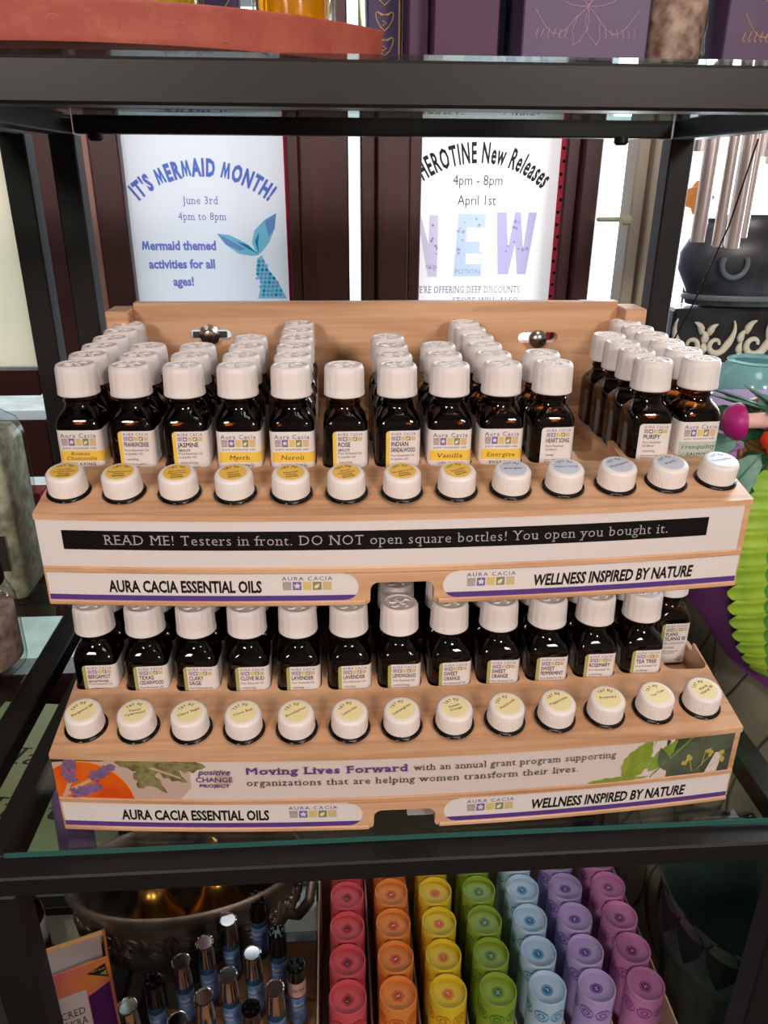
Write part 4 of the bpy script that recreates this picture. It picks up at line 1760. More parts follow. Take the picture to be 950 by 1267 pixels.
g.lathe([(0.0125, 0.0015), (0.0142, 0.006), (0.0138, 0.012), (0.0145, 0.018), (0.0145, 0.026)], 32, 'salt_pink')
g.lathe([(0.0145, 0.0262), (0.0145, 0.048), (0.010, 0.050)], 32, 'petals_mix')
part('filling', g, t, angle=60)

# ================================================================ jars on the neighbouring rack
mat('salt_green', 'cdcab4', 0.7, noise=(90, '8a866c', (1, 1, 1), 6))
mat('salt_rose', 'c6aca2', 0.75, noise=(90, '7a5044', (1, 1, 1), 6))
mat('kraft_dark', '2c2620', 0.5)
t = thing('bath_salt_bottle', 'tall square glass bottle of herb-flecked bath salt at the left edge', 'bottle', (-0.3595, 0.222, SH + 0.0005))
g = G()
loft(g, [(0, 0.031, 0.006), (0.002, 0.033, 0.007), (0.150, 0.033, 0.007), (0.165, 0.030, 0.010), (0.178, 0.020, 0.018), (0.185, 0.015, 0.0149), (0.2, 0.015, 0.0149)], 'clear_glass')
part('glass', g, t, angle=60)
g = G()
loft(g, [(0.003, 0.028, 0.006), (0.010, 0.0305, 0.007), (0.148, 0.0305, 0.007), (0.160, 0.027, 0.010)], 'salt_green')
part('bath_salt', g, t, angle=60)
g = G()
g.box(-0.02, 0.022, -0.0337, -0.0331, 0.035, 0.07, 'kraft_dark')
part('paper_label', g, t)
t = thing('bath_salt_jar', 'round glass jar of pinkish bath salt in front of the square bottle', 'jar', (-0.3300, 0.088, SH + 0.0005))
g = G()
g.lathe([(0.030, 0), (0.034, 0.002), (0.035, 0.006), (0.035, 0.060), (0.031, 0.070), (0.026, 0.075)], 40, 'clear_glass')
part('glass', g, t, angle=50)
g = G()
g.lathe([(0.028, 0.004), (0.0325, 0.008), (0.0325, 0.052)], 40, 'salt_rose')
part('bath_salt', g, t, angle=50)
g = G()
g.lathe([(0.0285, 0.0745), (0.0295, 0.076), (0.0295, 0.092), (0.028, 0.094)], 40, 'ink_black')
part('lid', g, t)
mat('box_red', 'a81430', 0.45)
mat('box_pink', 'd897a8', 0.5)
t = thing('gift_box', 'small red and pink box standing behind the square salt bottle', 'box', (-0.352, 0.300, -0.2655))
part('box_body', G().box(-0.018, 0.012, -0.012, 0.012, 0, 0.048, 'box_pink', 0.0008), t)
part('box_lid', G().box(-0.0185, 0.0125, -0.0125, 0.0125, 0.048, 0.072, 'box_red', 0.0008), t)

# ================================================================ lower shelf: incense tubes
LZ = LOW
mat('tray_card', 'c3ab92', 0.7)
mat('tray_print', 'a8865a', 0.6)
TC = [('red', 'c9525a', 'a82c34', '6a1420'), ('orange', 'dd863e', 'cc5a24', 'b03a1c'), ('yellow', 'd9bc2a', 'd0821e', 'c8501a'), ('green', '86a032', '4f7e2a', '1e5c34'),
      ('pale blue', 'adc8de', '4f93b8', '2b5a94'), ('lavender', 'b09dcc', '7a5aa4', '40308a'), ('mauve pink', 'c480b2', '9a4f92', '5c2a6c')]


def tube_meshes(ci, c, c2, c3):
    mb = 'tube_%d' % ci
    mat(mb, c, 0.48)
    mat(mb + 'b', c2, 0.5)
    mat(mb + 'c', c3, 0.5)
    g = G()
    r = 0.0163
    H = 0.150
    g.lathe([(r, 0), (r, H - 0.0012), (r - 0.0004, H - 0.0002), (r - 0.0008, H), (r - 0.0013, H - 0.0002), (r - 0.0017, H - 0.0010), (r - 0.0018, H - 0.0045), (0.0005, H - 0.0045)], 44, mb)
    me1 = g.mesh('tube_body', 40)
    g = G()
    z = H - 0.0044

    def T(p):
        return (p[0], p[1], z + p[2])
    lob = (4, 6, 10, 12, 16, 2, 14)[ci]
    if ci == 5:
        g.poly([(-0.0056, 0), (-0.002, -0.0034), (0.002, -0.0034), (0.0056, 0), (0.002, 0.0034), (-0.002, 0.0034)], mb + 'b', T)
    disc(g, 0, 0, 0.0047, mb + 'b', lift(T, 0.00003), 40, wob=0.22, lob=lob)
    disc(g, 0, 0, 0.0031, mb + 'c', lift(T, 0.00006), 20)
    q = 0.0013
    P = {0: [(-q, -q), (q, -q), (-q, q), (q, q)], 1: [(-q, 0), (q, 0), (q, q), (-q, -q)], 2: [(-q, q), (q, q), (0, 0), (q * .6, -q)], 3: [(-q, q), (0, 0), (q, q), (q, -q), (-q, -q)],
         4: [(-q, q), (q, q * .6), (0, 0), (q, -q)], 5: [(q, q), (-q, q * .4), (q * .3, 0), (-q, -q), (q, -q)], 6: [(-q, q), (0, q * .3), (-q, -q), (q * .2, -q * .4), (q, q), (q, -q)]}[ci]
    g.tube([(a, b, H - 0.00425) for a, b in P], 0.00028, 'paper_white', 4)
    me2 = g.mesh('top_symbol', 60)
    g = G()
    # medallions printed round the side near the top
    for k in range(5):
        a0 = R(-90 + (k - 2) * 52 + (26 if ci % 2 == 0 else 0))

        def TT(p, a0=a0):
            a = a0 + p[0] / r
            rr2 = r + 0.00012 + p[2]
            return (rr2 * math.cos(a), rr2 * math.sin(a), H - 0.0165 + p[1])
        for rr3, mm, d in ((0.0062, mb + 'b', 0), (0.0048, mb, 0.00005), (0.0034, mb + 'b', 0.0001), (0.0018, mb, 0.00015)):
            vs, fs = [], []
            n = 24
            vs.append(TT((0, 0, d)))
            for i in range(n):
                a = 2 * PI * i / n
                w_ = 1 + (0.12 if (i % 2 and rr3 > 0.005) else 0)
                vs.append(TT((rr3 * w_ * math.cos(a), rr3 * w_ * math.sin(a), d)))
            fs = [(0, i + 1, (i + 1) % n + 1) for i in range(n)]
            g.add(vs, fs, mm)
    me3 = g.mesh('medallion_print', 60)
    return me1, me2, me3


RN = ['front', 'second', 'third', 'fourth', 'fifth']
for ci, (cn, c, c2, c3) in enumerate(TC):
    ms = tube_meshes(ci, c, c2, c3)
    t0 = None
    for k in range(5):
        x = -0.0375 + 0.0431 * ci + 0.0005 * k
        y = -0.0195 + 0.0342 * k - 0.003 * abs(ci - 1) * 0.3
        lb = '%s cardboard incense tube with embossed symbol, %s from the front in its column' % (cn, RN[k] if k else 'first')
        if t0 is None:
            t0 = thing('incense_tube', lb, 'tube', (x, y, LZ + 0.0022), group='incense tubes in the tray')
            part('tube_body', ms[0], t0)
            part('top_symbol', ms[1], t0)
            part('medallion_print', ms[2], t0)
            c_ = t0
        else:
            c_ = copy_thing(t0, (x, y, LZ + 0.0022), None, lb)
        c_.rotation_euler = (0, 0, R(random.uniform(-12, 12)))
t = thing('display_tray', 'open cardboard tray holding the rainbow rows of incense tubes', 'tray', (0.092, 0.049, LZ + 0.0002))
hx, y0, y1, hh = 0.1570, -0.092, 0.118, 0.118
part('tray_floor', G().box(-hx, hx, y0, y1, 0, 0.0018, 'tray_card'), t)
for s_ in (-1, 1):
    g = G()
    a, b = sorted((s_ * hx, s_ * (hx - 0.0016)))
    g.box(a, b, y0, y1, 0.0018, hh, 'tray_card', 0.0003)
    part('tray_side', g, t)
part('tray_back', G().box(-hx, hx, y1, y1 + 0.0016, 0.0, hh + 0.012, 'tray_card', 0.0003), t)
part('tray_front', G().box(-hx, hx, y0 - 0.0016, y0, 0.0, 0.030, 'tray_card', 0.0003), t)
for k in range(6):
    x = -0.0375 + 0.0431 * (k + 0.5) - 0.092
    part('divider', G().box(x - 0.0008, x + 0.0008, y0, y1, 0.0018, 0.095, 'tray_card'), t)

# ================================================================ roller bottles in their wooden rack
mat('roller_glass', '34506e', 0.1, trans=0.3)
mat('roller_label', '3a5c92', 0.4, noise=(120, '7d9cc4', (1, 1, 1), 3))
mat('roller_label2', 'c49a90', 0.5)
mat('gloss_black', '0b0a0b', 0.15, coat=0.3)
t = thing('roller_rack', 'stepped wooden rack holding roller bottles on the lower shelf', 'rack', (-0.13, 0.03, LZ + 0.0002), (0, 0, R(0)))
g = G()
g.box(-0.115, 0.062, -0.075, -0.030, 0, 0.048, 'roller_wood', 0.001)
part('step', g, t)
g = G()
g.box(-0.085, 0.062, -0.030, 0.018, 0, 0.052, 'roller_wood', 0.001)
part('step', g, t)
g = G()
g.box(-0.045, 0.062, 0.018, 0.080, 0, 0.056, 'roller_wood', 0.001)
part('step', g, t)


def roller_parts(black):
    r = 0.0082
    g = G()
    g.lathe([(r - 0.001, 0), (r, 0.001), (r, 0.052), (r - 0.001, 0.055), (r - 0.002, 0.056)], 22, 'roller_glass')
    me1 = g.mesh('glass', 50)
    g = G()
    g.lathe([(r + 0.0002, 0.012), (r + 0.0002, 0.048)], 22, 'roller_label', cap0=False, cap1=False)
    for i, s_ in enumerate(('PEACE', 'LOTION')):
        text(g, s_, -0.005, 0.005, 0.038 - i * 0.006, 0.003, 'paper_white', lambda p: ((r + 0.0004) * math.sin(p[0] / r), -(r + 0.0004) * math.cos(p[0] / r), p[1]), 0.01)
    me2 = g.mesh('label', 50)
    g = G()
    m = 'gloss_black' if black else 'chrome'
    g.lathe([(r - 0.0002, 0.0555), (r + 0.0003, 0.056), (r + 0.0003, 0.0815), (r + 0.0005, 0.0820), (r + 0.0003, 0.0828), (r - 0.0005, 0.083), (r - 0.0012, 0.0824), (0.0005, 0.0824)], 26, m)
    if black:
        for k in range(6):
            a = k * PI / 3
            g.lathe([(0.0018, 0.0815), (0.0018, 0.0850), (0.0008, 0.0858)], 6, m, Matrix.Translation((0.0052 * math.cos(a), 0.0052 * math.sin(a), 0)))
    me3 = g.mesh('cap', 40)
    return me1, me2, me3


RM = {False: roller_parts(False), True: roller_parts(True)}
rol = [((288, 1140), 0, 'chrome-capped roller bottle at the back of the left column'), ((260, 1168), 0, 'chrome-capped roller bottle second from the back of the left column'),
       ((232, 1191), 0, 'chrome-capped roller bottle third from the back of the left column'), ((317, 1181), 0, 'chrome-capped roller bottle right of the back left one'),
       ((288, 1208), 0, 'chrome-capped roller bottle in the middle of the wooden rack'), ((259, 1235), 0, 'chrome-capped roller bottle below the middle of the rack'),
       ((168, 1247), 0, 'chrome-capped roller bottle nearest the upright book'), ((344, 1224), 0, 'chrome-capped roller bottle next to the pink-labelled tester'),
       ((228, 1264), 0, 'chrome-capped roller bottle cut by the bottom edge'), ((322, 1112), 1, 'black-capped roller bottle furthest back, beside the engraved bowl'),
       ((346, 1155), 1, 'black-capped roller bottle second furthest back'), ((369, 1196), 2, 'black-capped roller bottle with pink tester band at the right'),
       ((316, 1249), 2, 'black-capped roller bottle with pink band near the bottom edge'), ((198, 1216), 1, 'black-capped roller bottle between book and chrome ones')]
ZR = -0.5545


def ray_to(px_, py_, z):
    d = Fv + R2 * ((px_ - 475) / 960.94) - U2 * ((py_ - 633.5) / 960.94)
    c = Vector((-0.03872, -0.46504, 0.10386))
    k = (z - c.z) / d.z
    return c + d * k


RXY = [(-0.1512, 0.0752), (-0.1701, 0.0519), (-0.1888, 0.0341), (-0.1248, 0.0386), (-0.1445, 0.0183), (-0.1631, -0.0009), (-0.2276, -0.0056), (-0.1018, 0.0035), (-0.1822, -0.0207),
       (-0.1255, 0.0988), (-0.1033, 0.0594), (-0.0840, 0.0240), (-0.1208, -0.0135), (-0.2105, 0.0163)]
first = {}
for (p_, kind, lb), (x, y) in zip(rol, RXY):
    base = ZR - 0.083
    if kind not in first:
        t = thing('roller_bottle', lb, 'bottle', (x, y, base), group='roller bottles')
        ms = RM[kind > 0]
        part('glass', ms[0], t)
        lb2 = part('label', ms[1], t)
        part('cap', ms[2], t)
        if kind == 2:
            g = G()
            g.lathe([(0.00865, 0.050), (0.00865, 0.068)], 22, 'roller_label2', cap0=False, cap1=False)
            text(g, 'TESTER', -0.006, 0.006, 0.0575, 0.0032, 'ink_brown', lambda p: (0.0088 * math.sin(p[0] / 0.0082), -0.0088 * math.cos(p[0] / 0.0082), p[1]), 0.01)
            part('tester_band', g, t, label='pink band with dark lettering')
        first[kind] = t
    else:
        t = copy_thing(first[kind], (x, y, base), None, lb)
    t.rotation_euler = (0, 0, R(random.uniform(-20, 20)))

# ================================================================ engraved bowl with brass bells, big oil bottle, book
t = thing('engraved_bowl', 'engraved pewter bowl with rose relief holding brass bells', 'bowl', (-0.200, 0.140, LZ + 0.0002), (0, 0, R(7)))
OV = Matrix.Diagonal((0.93, 0.50, 0.97, 1.0))
g = G()
rb = 0.128
prof = [(0.060, 0), (0.064, 0.004), (0.058, 0.012), (0.080, 0.030), (0.108, 0.052), (0.120, 0.075), (0.1225, 0.100), (0.1215, 0.122), (0.124, 0.128), (0.130, 0.134), (0.1315, 0.139), (0.130, 0.1435), (0.1265, 0.1450), (0.123, 0.143), (0.119, 0.134), (0.116, 0.110), (0.110, 0.075), (0.080, 0.042), (0.001, 0.030)]
g.lathe(prof, 80, 'pewter', OV)
part('bowl_body', g, t, angle=60)
g = G()
for k in range(-9, 8):
    a = R(-90 + k * 15)
    ca, sa = math.cos(a), math.sin(a)
    for q in range(4):
        n_ = 14
        rr4 = 0.0035 + q * 0.0035
        pts = []
        for i in range(n_):
            b = q + i / n_ * 2 * PI * 0.85
            u, v = rr4 * math.cos(b), rr4 * math.sin(b) * 0.9
            an = a + u / 0.123
            rad = 0.1232 + 0.0012 * (1 - q / 5)
            pts.append((rad * math.cos(an), rad * math.sin(an), 0.098 + v))
        g.tube(pts, 0.0016, 'pewter', 6, OV)
    for q in (-1, 1):
        pts = []
        for i in range(6):
            an = a + R(7.5) + R(q * 2.2 * math.sin(i / 5 * PI))
            pts.append((0.1238 * math.cos(an), 0.1238 * math.sin(an), 0.084 + i * 0.006))
        g.tube(pts, [0.0006, 0.0022, 0.003, 0.003, 0.0022, 0.0006], 'pewter', 6, OV)
part('rose_relief', g, t, angle=60)
for s_ in (1,):
    g = G()
    pts = [(0.104 * s_, 0.01, 0.125), (0.120, 0.008, 0.134), (0.126, -0.004, 0.132), (0.127, -0.02, 0.118), (0.122, -0.032, 0.098), (0.110, -0.032, 0.080), (0.094, -0.022, 0.075)]
    P2 = []
    for i in range(len(pts) - 1):
        for j in range(4):
            P2.append(Vector(pts[i]).lerp(Vector(pts[i + 1]), j / 4))
    g.tube(P2, 0.0055, 'pewter', 10)
    part('handle', g, t, angle=60)
for k, (x, y, lb) in enumerate(((-0.236, 0.128, 'polished brass bell on the left in the engraved bowl'), (-0.172, 0.138, 'polished brass bell on the right in the engraved bowl'))):
    t = thing('brass_bell', lb, 'bell', (x, y, LZ + 0.072), group='brass bells in the bowl')
    g = G()
    g.lathe([(0.0310, 0), (0.0315, 0.002), (0.030, 0.006), (0.022, 0.020), (0.0165, 0.034), (0.014, 0.046), (0.008, 0.054), (0.002, 0.056)], 36, 'brass')
    part('bell_body', g, t, angle=60)
    g = G()
    g.lathe([(0.002, 0.055), (0.005, 0.060), (0.0025, 0.066), (0.0045, 0.080), (0.003, 0.095), (0.006, 0.10), (0.001, 0.105)], 16, 'brass')
    part('handle', g, t, angle=60)
mat('label_bluewhite', 'b9c4d2', 0.5)
mat('label_rust', '8a3a22', 0.5)
mat('deep_brown', '140a06', 0.15, coat=0.2)
t = thing('large_oil_bottle', 'large dark oil bottle with black cap under the glass at lower left', 'bottle', (-0.3560, 0.096, LZ + 0.0002))
g = G()
g.lathe([(0.020, 0), (0.0225, 0.002), (0.0225, 0.128), (0.020, 0.138), (0.013, 0.148), (0.012, 0.160)], 32, 'deep_brown')
part('bottle_body', g, t, angle=50)
g = G()
g.lathe([(0.0138, 0.158), (0.0142, 0.160), (0.0142, 0.178), (0.013, 0.180)], 28, 'gloss_black')
part('cap', g, t)
g = G()
rl = 0.0228


def CT(p):
    return (rl * math.sin(p[0] / rl) * (1 + p[2] / rl), -rl * math.cos(p[0] / rl) * (1 + p[2] / rl), p[1])


g.lathe([(rl - 0.0001, 0.085), (rl - 0.0001, 0.125)], 32, 'label_bluewhite', cap0=False, cap1=False)
g.lathe([(rl, 0.075), (rl, 0.097)], 32, 'label_rust', cap0=False, cap1=False)
g.lathe([(rl - 0.0001, 0.02), (rl - 0.0001, 0.075)], 32, 'deep_brown', cap0=False, cap1=False)
logo(g, -0.016, 0.016, 0.1165, 0.0035, 0.1035, 0.0095, lift(CT, 0.0002), 'Aura Cacia', 0.1)
part('label', g, t, angle=50)

mat('book_cover', 'c97a3a', 0.35, noise=(14, 'c4566a', (1, 1, 1), 2))
mat('book_purple', '5a2360', 0.35, noise=(14, '2a1238', (1, 1, 1), 2))
mat('book_gold', 'c9a066', 0.4)
mat('book_pages', 'b9aba8', 0.7)
# standing book, turned a little
B0 = Vector((-0.3290, 0.0290, 0))
t = thing('book', 'hardcover book with orange and purple cover standing beside the bowl', 'book', (-0.2620, 0.0515, LZ + 0.0002), (R(-3), 0, R(20.5)))
wd, th_, hh = 0.085, 0.030, 0.118
part('front_cover', (lambda g: (g.box(-wd, 0.0, -0.0022, 0.0, 0, hh, 'book_cover', 0.0004), g)[1])(G()), t)
part('back_cover', G().box(-wd, 0.0, th_, th_ + 0.0022, 0, hh, 'book_gold', 0.0004), t)
part('pages', G().box(-wd, -0.003, 0.0001, th_ - 0.0001, 0.003, hh - 0.004, 'book_pages'), t)
part('spine', G().box(0.0, 0.0022, -0.0022, th_ + 0.0022, 0, hh, 'book_cover', 0.0004), t)
g = G()


def BT(p):
    return (p[0], -0.0023 - p[2], p[1])


g.poly([(-0.002, hh - 0.006), (-0.019, hh - 0.012), (-0.001, hh - 0.024)], 'ink_black', lift(BT, 0.0002))
g.poly([(-0.002, hh - 0.014), (-0.008, hh - 0.017), (-0.002, hh - 0.021)], 'p_leaf', lift(BT, 0.0003))
text(g, 'GIFT FLAP', -0.015, -0.003, hh - 0.0125, 0.0022, 'book_gold', lift(BT, 0.00035), 0.01)
g.poly([(-0.060, hh - 0.030), (-0.060, 0.010), (-0.022, 0.010), (-0.022, hh - 0.030)], 'book_pages', lift(BT, 0.0001))
g.poly([(-0.0215, hh - 0.040), (-0.0215, 0.0), (-0.001, 0.0), (-0.001, hh - 0.030)], 'book_purple', lift(BT, 0.0001))
text(g, 'SACRED', -0.058, -0.0255, 0.060, 0.0085, 'ink_dark', lift(BT, 0.0003), 0.0, serif=True)
text(g, 'CHAKRA', -0.058, -0.0255, 0.047, 0.0085, 'ink_dark', lift(BT, 0.0003), 0.0, serif=True)
g.poly(leafpts(-0.056, 0.072, 0.010, 0.003, 0.5), 'label_rust', lift(BT, 0.0003))
part('cover_print', g, t, label='grey title panel, dark lettering and black corner triangle')

t = thing('printed_sheet', 'white printed sheet lying on the glass under the lower tier', 'paper', (0.070, -0.035, -0.2659))
part('sheet', G().box(-0.068, 0.068, -0.058, 0.055, 0, 0.0002, 'paper_white'), t)
g = G()
for k in range(7):
    rect(g, -0.060, -0.030 + 0.004 * (k % 3), 0.035 - k * 0.013, 0.039 - k * 0.013, 'ink_grey', lambda p: (p[0], p[1], 0.0003))
part('print', g, t)


# ================================================================ dark vase and soft goods at the right
mat('vase_green', '1c2a26', 0.3, coat=0.3, noise=(10, '33443c', (1, 1, 1), 3))
mat('leaf_dark', '141a16', 0.45, noise=(20, '26302a', (1, 1, 1), 3))
t = thing('ribbed_vase', 'large dark green ribbed vase with leaf-edged rim right of the tubes', 'vase', (0.330, 0.015, -0.6898))
g = G()
vp = [(0.045, 0), (0.055, 0.01), (0.062, 0.06), (0.070, 0.12), (0.074, 0.145), (0.0765, 0.150), (0.0765, 0.156), (0.074, 0.160), (0.078, 0.19), (0.084, 0.215), (0.080, 0.213), (0.070, 0.16), (0.058, 0.06), (0.001, 0.04)]
g.lathe(vp, 80, 'vase_green', rib=lambda k, i: 1.0 + (0.03 * math.cos(i * 2 * PI / 80 * 16) if k in (1, 2, 3) else 0))
part('vase_body', g, t, angle=60)
for k in range(16):
    a = 2 * PI * k / 16
    g = G()
    pts = leafpts(0, 0, 0.060, 0.015, -PI / 2, 0.05, 8)

    def LVT(p, a=a):
        zz = 0.222 + p[1]
        rad = 0.083 - 0.006 * (p[1] / -0.06) + 0.0025 * math.cos(p[0] / 0.015 * 1.5)
        an = a + p[0] / 0.08
        return (rad * math.cos(an), rad * math.sin(an), zz)
    g.prism([pts], 0, 0.001, 'leaf_dark', LVT)
    part('rim_leaf', g, t, angle=60)

# counter by the window with planter and vessel
mat('marble', '93a097', 0.3, noise=(14, 'bcc4bb', (1, 1, 1), 6))
mat('sill_white', 'eeeeea', 0.5)
mat('planter_black', '1c1d1e', 0.35, noise=(30, '34373a', (1, 1, 1), 3))
mat('scroll_cream', 'e6dfcb', 0.5)
mat('stone_dark', '2c2e33', 0.3, noise=(14, '5c6068', (1, 1, 1), 4))
mat('stone_grey', '6f7b80', 0.4)
mat('aqua_glass', 'a9dfe0', 0.12, trans=0.55)
mat('chime_metal', 'e6dcda', 0.28, metal=0.65)
mat('flower_orange', 'e09a4c', 0.6)
mat('flower_yellow', 'e6c020', 0.6)
struct('trim_3', G().box(0.430, 1.2, 0.555, 0.648, -0.165, -0.132, 'sill_white', 0.002))
t = thing('stone_counter', 'grey-green marble counter top under the window sill at the right', 'counter', (0.80, 0.50, -1.2998))
g = G()
part('worktop', G().box(-0.355, 0.40, -0.13, 0.146, 1.108, 1.128, 'marble', 0.002), t)
part('cabinet', G().box(-0.345, 0.39, -0.12, 0.140, 0, 1.108, 'planter_black', 0.002), t)
t = thing('planter', 'black rectangular planter with raised cream scrollwork on the window sill', 'planter', (0.52, 0.606, -0.1318))
part('planter_body', G().box(-0.098, 0.12, -0.030, 0.030, 0, 0.074, 'planter_black', 0.004), t)
g = G()


def spiral(cx_, cz_, r0, turns, s_, a0=0.0, tail=None, w0=0.0055):
    pts, rr = [], []
    n = int(14 * turns)
    for i in range(n + 1):
        a = a0 + s_ * 2 * PI * turns * i / n
        r = r0 * (0.25 + 0.75 * i / n)
        pts.append((cx_ + r * math.cos(a), -0.032, cz_ + r * math.sin(a)))
        rr.append(w0 * (0.5 + 0.5 * i / n))
    if tail:
        for j, q in enumerate(tail):
            pts.append((q[0], -0.032, q[1]))
            rr.append(w0 * (1 - 0.35 * j / len(tail)))
    return pts, rr


def swirl(cx_, cz_, s_, sc_=1.0):
    """S-scroll that ends in a curl, with three leaf lobes growing from it"""
    pts, rr = [], []
    for i in range(17):
        a = PI * 1.9 * i / 16
        r = 0.0045 + 0.0105 * i / 16
        pts.append((cx_ + s_ * r * math.cos(a) * sc_, -0.0325, cz_ + r * math.sin(a) * sc_))
        rr.append((0.0022 + 0.0032 * i / 16) * sc_)
    for i in range(1, 8):
        q = i / 7
        pts.append((cx_ + s_ * (0.015 - 0.002 * q + 0.012 * math.sin(q * 2.2)) * sc_, -0.0325, cz_ + (-0.004 + 0.040 * q) * sc_))
        rr.append((0.0054 * (1 - q) + 0.0012) * sc_)
    g.tube(pts, rr, 'scroll_cream', 8)
    for k, (lx, lz, an, L) in enumerate(((-0.016, -0.012, 2.5, 0.016), (-0.018, 0.002, 2.2, 0.018), (-0.012, 0.014, 1.9, 0.020))):
        p2 = []
        for i in range(6):
            q = i / 5
            aa = an - 0.9 * q
            p2.append((cx_ + s_ * (lx + L * q * math.cos(aa)) * sc_, -0.032, cz_ + (lz + L * q * math.sin(aa)) * sc_))
        g.tube(p2, [0.0015, 0.0042, 0.005, 0.0042, 0.0028, 0.0008], 'scroll_cream', 7)


for cx_, s_, sc_ in ((-0.070, -1, 1.0), (-0.034, 1, 0.9), (0.020, 1, 1.05), (0.062, -1, 1.0), (0.100, 1, 0.9)):
    swirl(cx_, 0.026, s_, sc_)
part('scrollwork', g, t, label='raised cream acanthus scrolls', angle=60)
t = thing('stone_vessel', 'dark round stone vessel with ring handle resting on the black planter', 'vessel', (0.545, 0.610, -0.0575))
g = G()
g.lathe([(0.070, 0), (0.094, 0.002), (0.098, 0.010), (0.094, 0.016), (0.098, 0.022), (0.112, 0.048), (0.112, 0.070), (0.098, 0.095), (0.080, 0.108), (0.083, 0.113), (0.076, 0.116), (0.070, 0.11), (0.001, 0.1)], 48, 'stone_dark',
        Matrix.Diagonal((1.0, 0.38, 1.0, 1.0)))
part('vessel_body', g, t, angle=60)
g = G()
g.tube([(-0.055 + 0.017 * math.cos(R(a)), -0.042, 0.058 + 0.017 * math.sin(R(a))) for a in range(150, 400, 14)], 0.0035, 'stone_grey', 8)
part('ring_handle', g, t, angle=60)
g = G()
g.lathe([(0.101, 0.0095), (0.102, 0.011), (0.102, 0.015), (0.100, 0.0165)], 48, 'stone_grey', Matrix.Diagonal((1.0, 0.40, 1.0, 1.0)), cap0=False, cap1=False)
part('rim_band', g, t, angle=60)
t = thing('orange_flower', 'orange silk flower standing at the window behind the rack post', 'flower', (0.452, 0.625, -0.0575))
g = G()
g.tube([(0, 0, 0), (0, 0, 0.13)], 0.0015, 'p_leaf', 6)
part('stem', g, t)
for k in range(7):
    a = k * 2 * PI / 7
    g = G()
    pts = leafpts(0, 0, 0.022, 0.010, 0, 0, 8)
    g.prism([pts], 0, 0.001, 'flower_orange', Matrix.Translation((0, -0.002, 0.138)) @ Matrix.Rotation(a, 4, 'Y') @ Matrix.Rotation(R(70), 4, 'X'))
    part('petal', g, t, angle=60)

# wind chimes
t = thing('wind_chimes', 'silver tube wind chimes hanging in front of the bright right window', 'wind chimes', (0.378, 0.40, 0.30))
g = G()
g.lathe([(0.040, -0.004), (0.042, 0.0), (0.040, 0.006), (0.002, 0.012)], 32, 'mahogany')
part('top_disc', g, t)
g = G()
g.tube([(0, 0, 0.010), (0, 0, 1.078)], 0.0008, 'ink_black', 6)
part('cord', g, t)
for k, (dx, dy, zb, r) in enumerate(((-0.030, 0.010, 0.135 - 0.005, 0.0055), (-0.026, -0.012, 0.0415, 0.0075), (-0.017, 0.012, 0.052, 0.005), (-0.008, -0.020, 0.0385, 0.0055), (0.000, -0.006, 0.036, 0.0045),
                                     (0.008, -0.022, 0.036, 0.0070), (0.017, 0.004, 0.036, 0.0050), (0.020, -0.014, 0.046, 0.0060), (0.030, 0.006, 0.046, 0.0055), (0.036, -0.008, 0.125, 0.0060), (0.046, 0.004, 0.118, 0.0060))):
    g = G()
    g.lathe([(r, zb - 0.30), (r, -0.03), (r * .8, -0.03), (r * .8, zb - 0.299)], 16, 'chime_metal', Matrix.Translation((dx, dy, 0)), cap0=False, cap1=False)
    o = part('chime_tube', g, t)
    g = G()
    g.tube([(dx, dy, -0.0305), (dx * 0.9, dy, -0.004)], 0.0006, 'ink_black', 4)
    part('string', g, o)
o = link('black_cord', (lambda g: (g.tube([(0.372, 0.335, 0.139), (0.360, 0.34, 0.06), (0.345, 0.36, -0.02), (0.342, 0.40, -0.08), (0.345, 0.42, -0.40), (0.345, 0.42, -1.3)], 0.0009, 'ink_black', 6), g)[1])(G()).mesh('cord'))
tag(o, 'thin black cord hanging down in front of the bright right window', 'cord')

# glass bowl on the counter
t = thing('glass_bowl', 'pale aqua glass bowl on the marble counter behind the flowers', 'bowl', (0.468, 0.430, -0.1716))
g = G()
g.lathe([(0.026, 0), (0.030, 0.001), (0.042, 0.018), (0.048, 0.042), (0.042, 0.062), (0.032, 0.074), (0.030, 0.073), (0.040, 0.061), (0.045, 0.041), (0.038, 0.019), (0.001, 0.008)], 40, 'aqua_glass')
part('bowl_body', g, t, angle=60)
g = G()
g.lathe([(0.0305, 0.0735), (0.034, 0.076), (0.0305, 0.078)], 40, 'aqua_glass', cap0=False, cap1=False)
part('rim', g, t, angle=60)

# purple cloth draped over a stand, cushion, flower basket
mat('cloth_purple', '52205a', 0.75, sheen=0.0, noise=(12, '612a68', (1, 1, 1), 3))
mat('cushion_green', '807c68', 0.8, noise=(16, '6c6856', (1, 1, 1), 4), sheen=0.2)
mat('cushion_seam', '4e4b3e', 0.8)
mat('wicker', '6d4a26', 0.6, noise=(60, '8b6434', (1, 1, 1), 3))
mat('fern_lime', 'a4c63c', 0.45, noise=(40, '86b434', (1, 1, 1), 3))
mat('fern_green', '4e9c3e', 0.45, noise=(40, '34803a', (1, 1, 1), 3))
mat('leaf_teal', '6f9c8c', 0.5, noise=(60, '4e7f6c', (1, 1, 1), 3))
mat('leaf_deep', '1f4a28', 0.5, noise=(60, '2d5f30', (1, 1, 1), 3))
mat('petal_purple', 'b07cc0', 0.55, noise=(60, '8c4c9c', (1, 1, 1), 3))
mat('mush_magenta', 'a81c72', 0.4)
mat('mush_stem', 'e4b8ac', 0.5)
mat('berry_red', 'd83a12', 0.2)


CCX, CCY = 0.440, 0.225


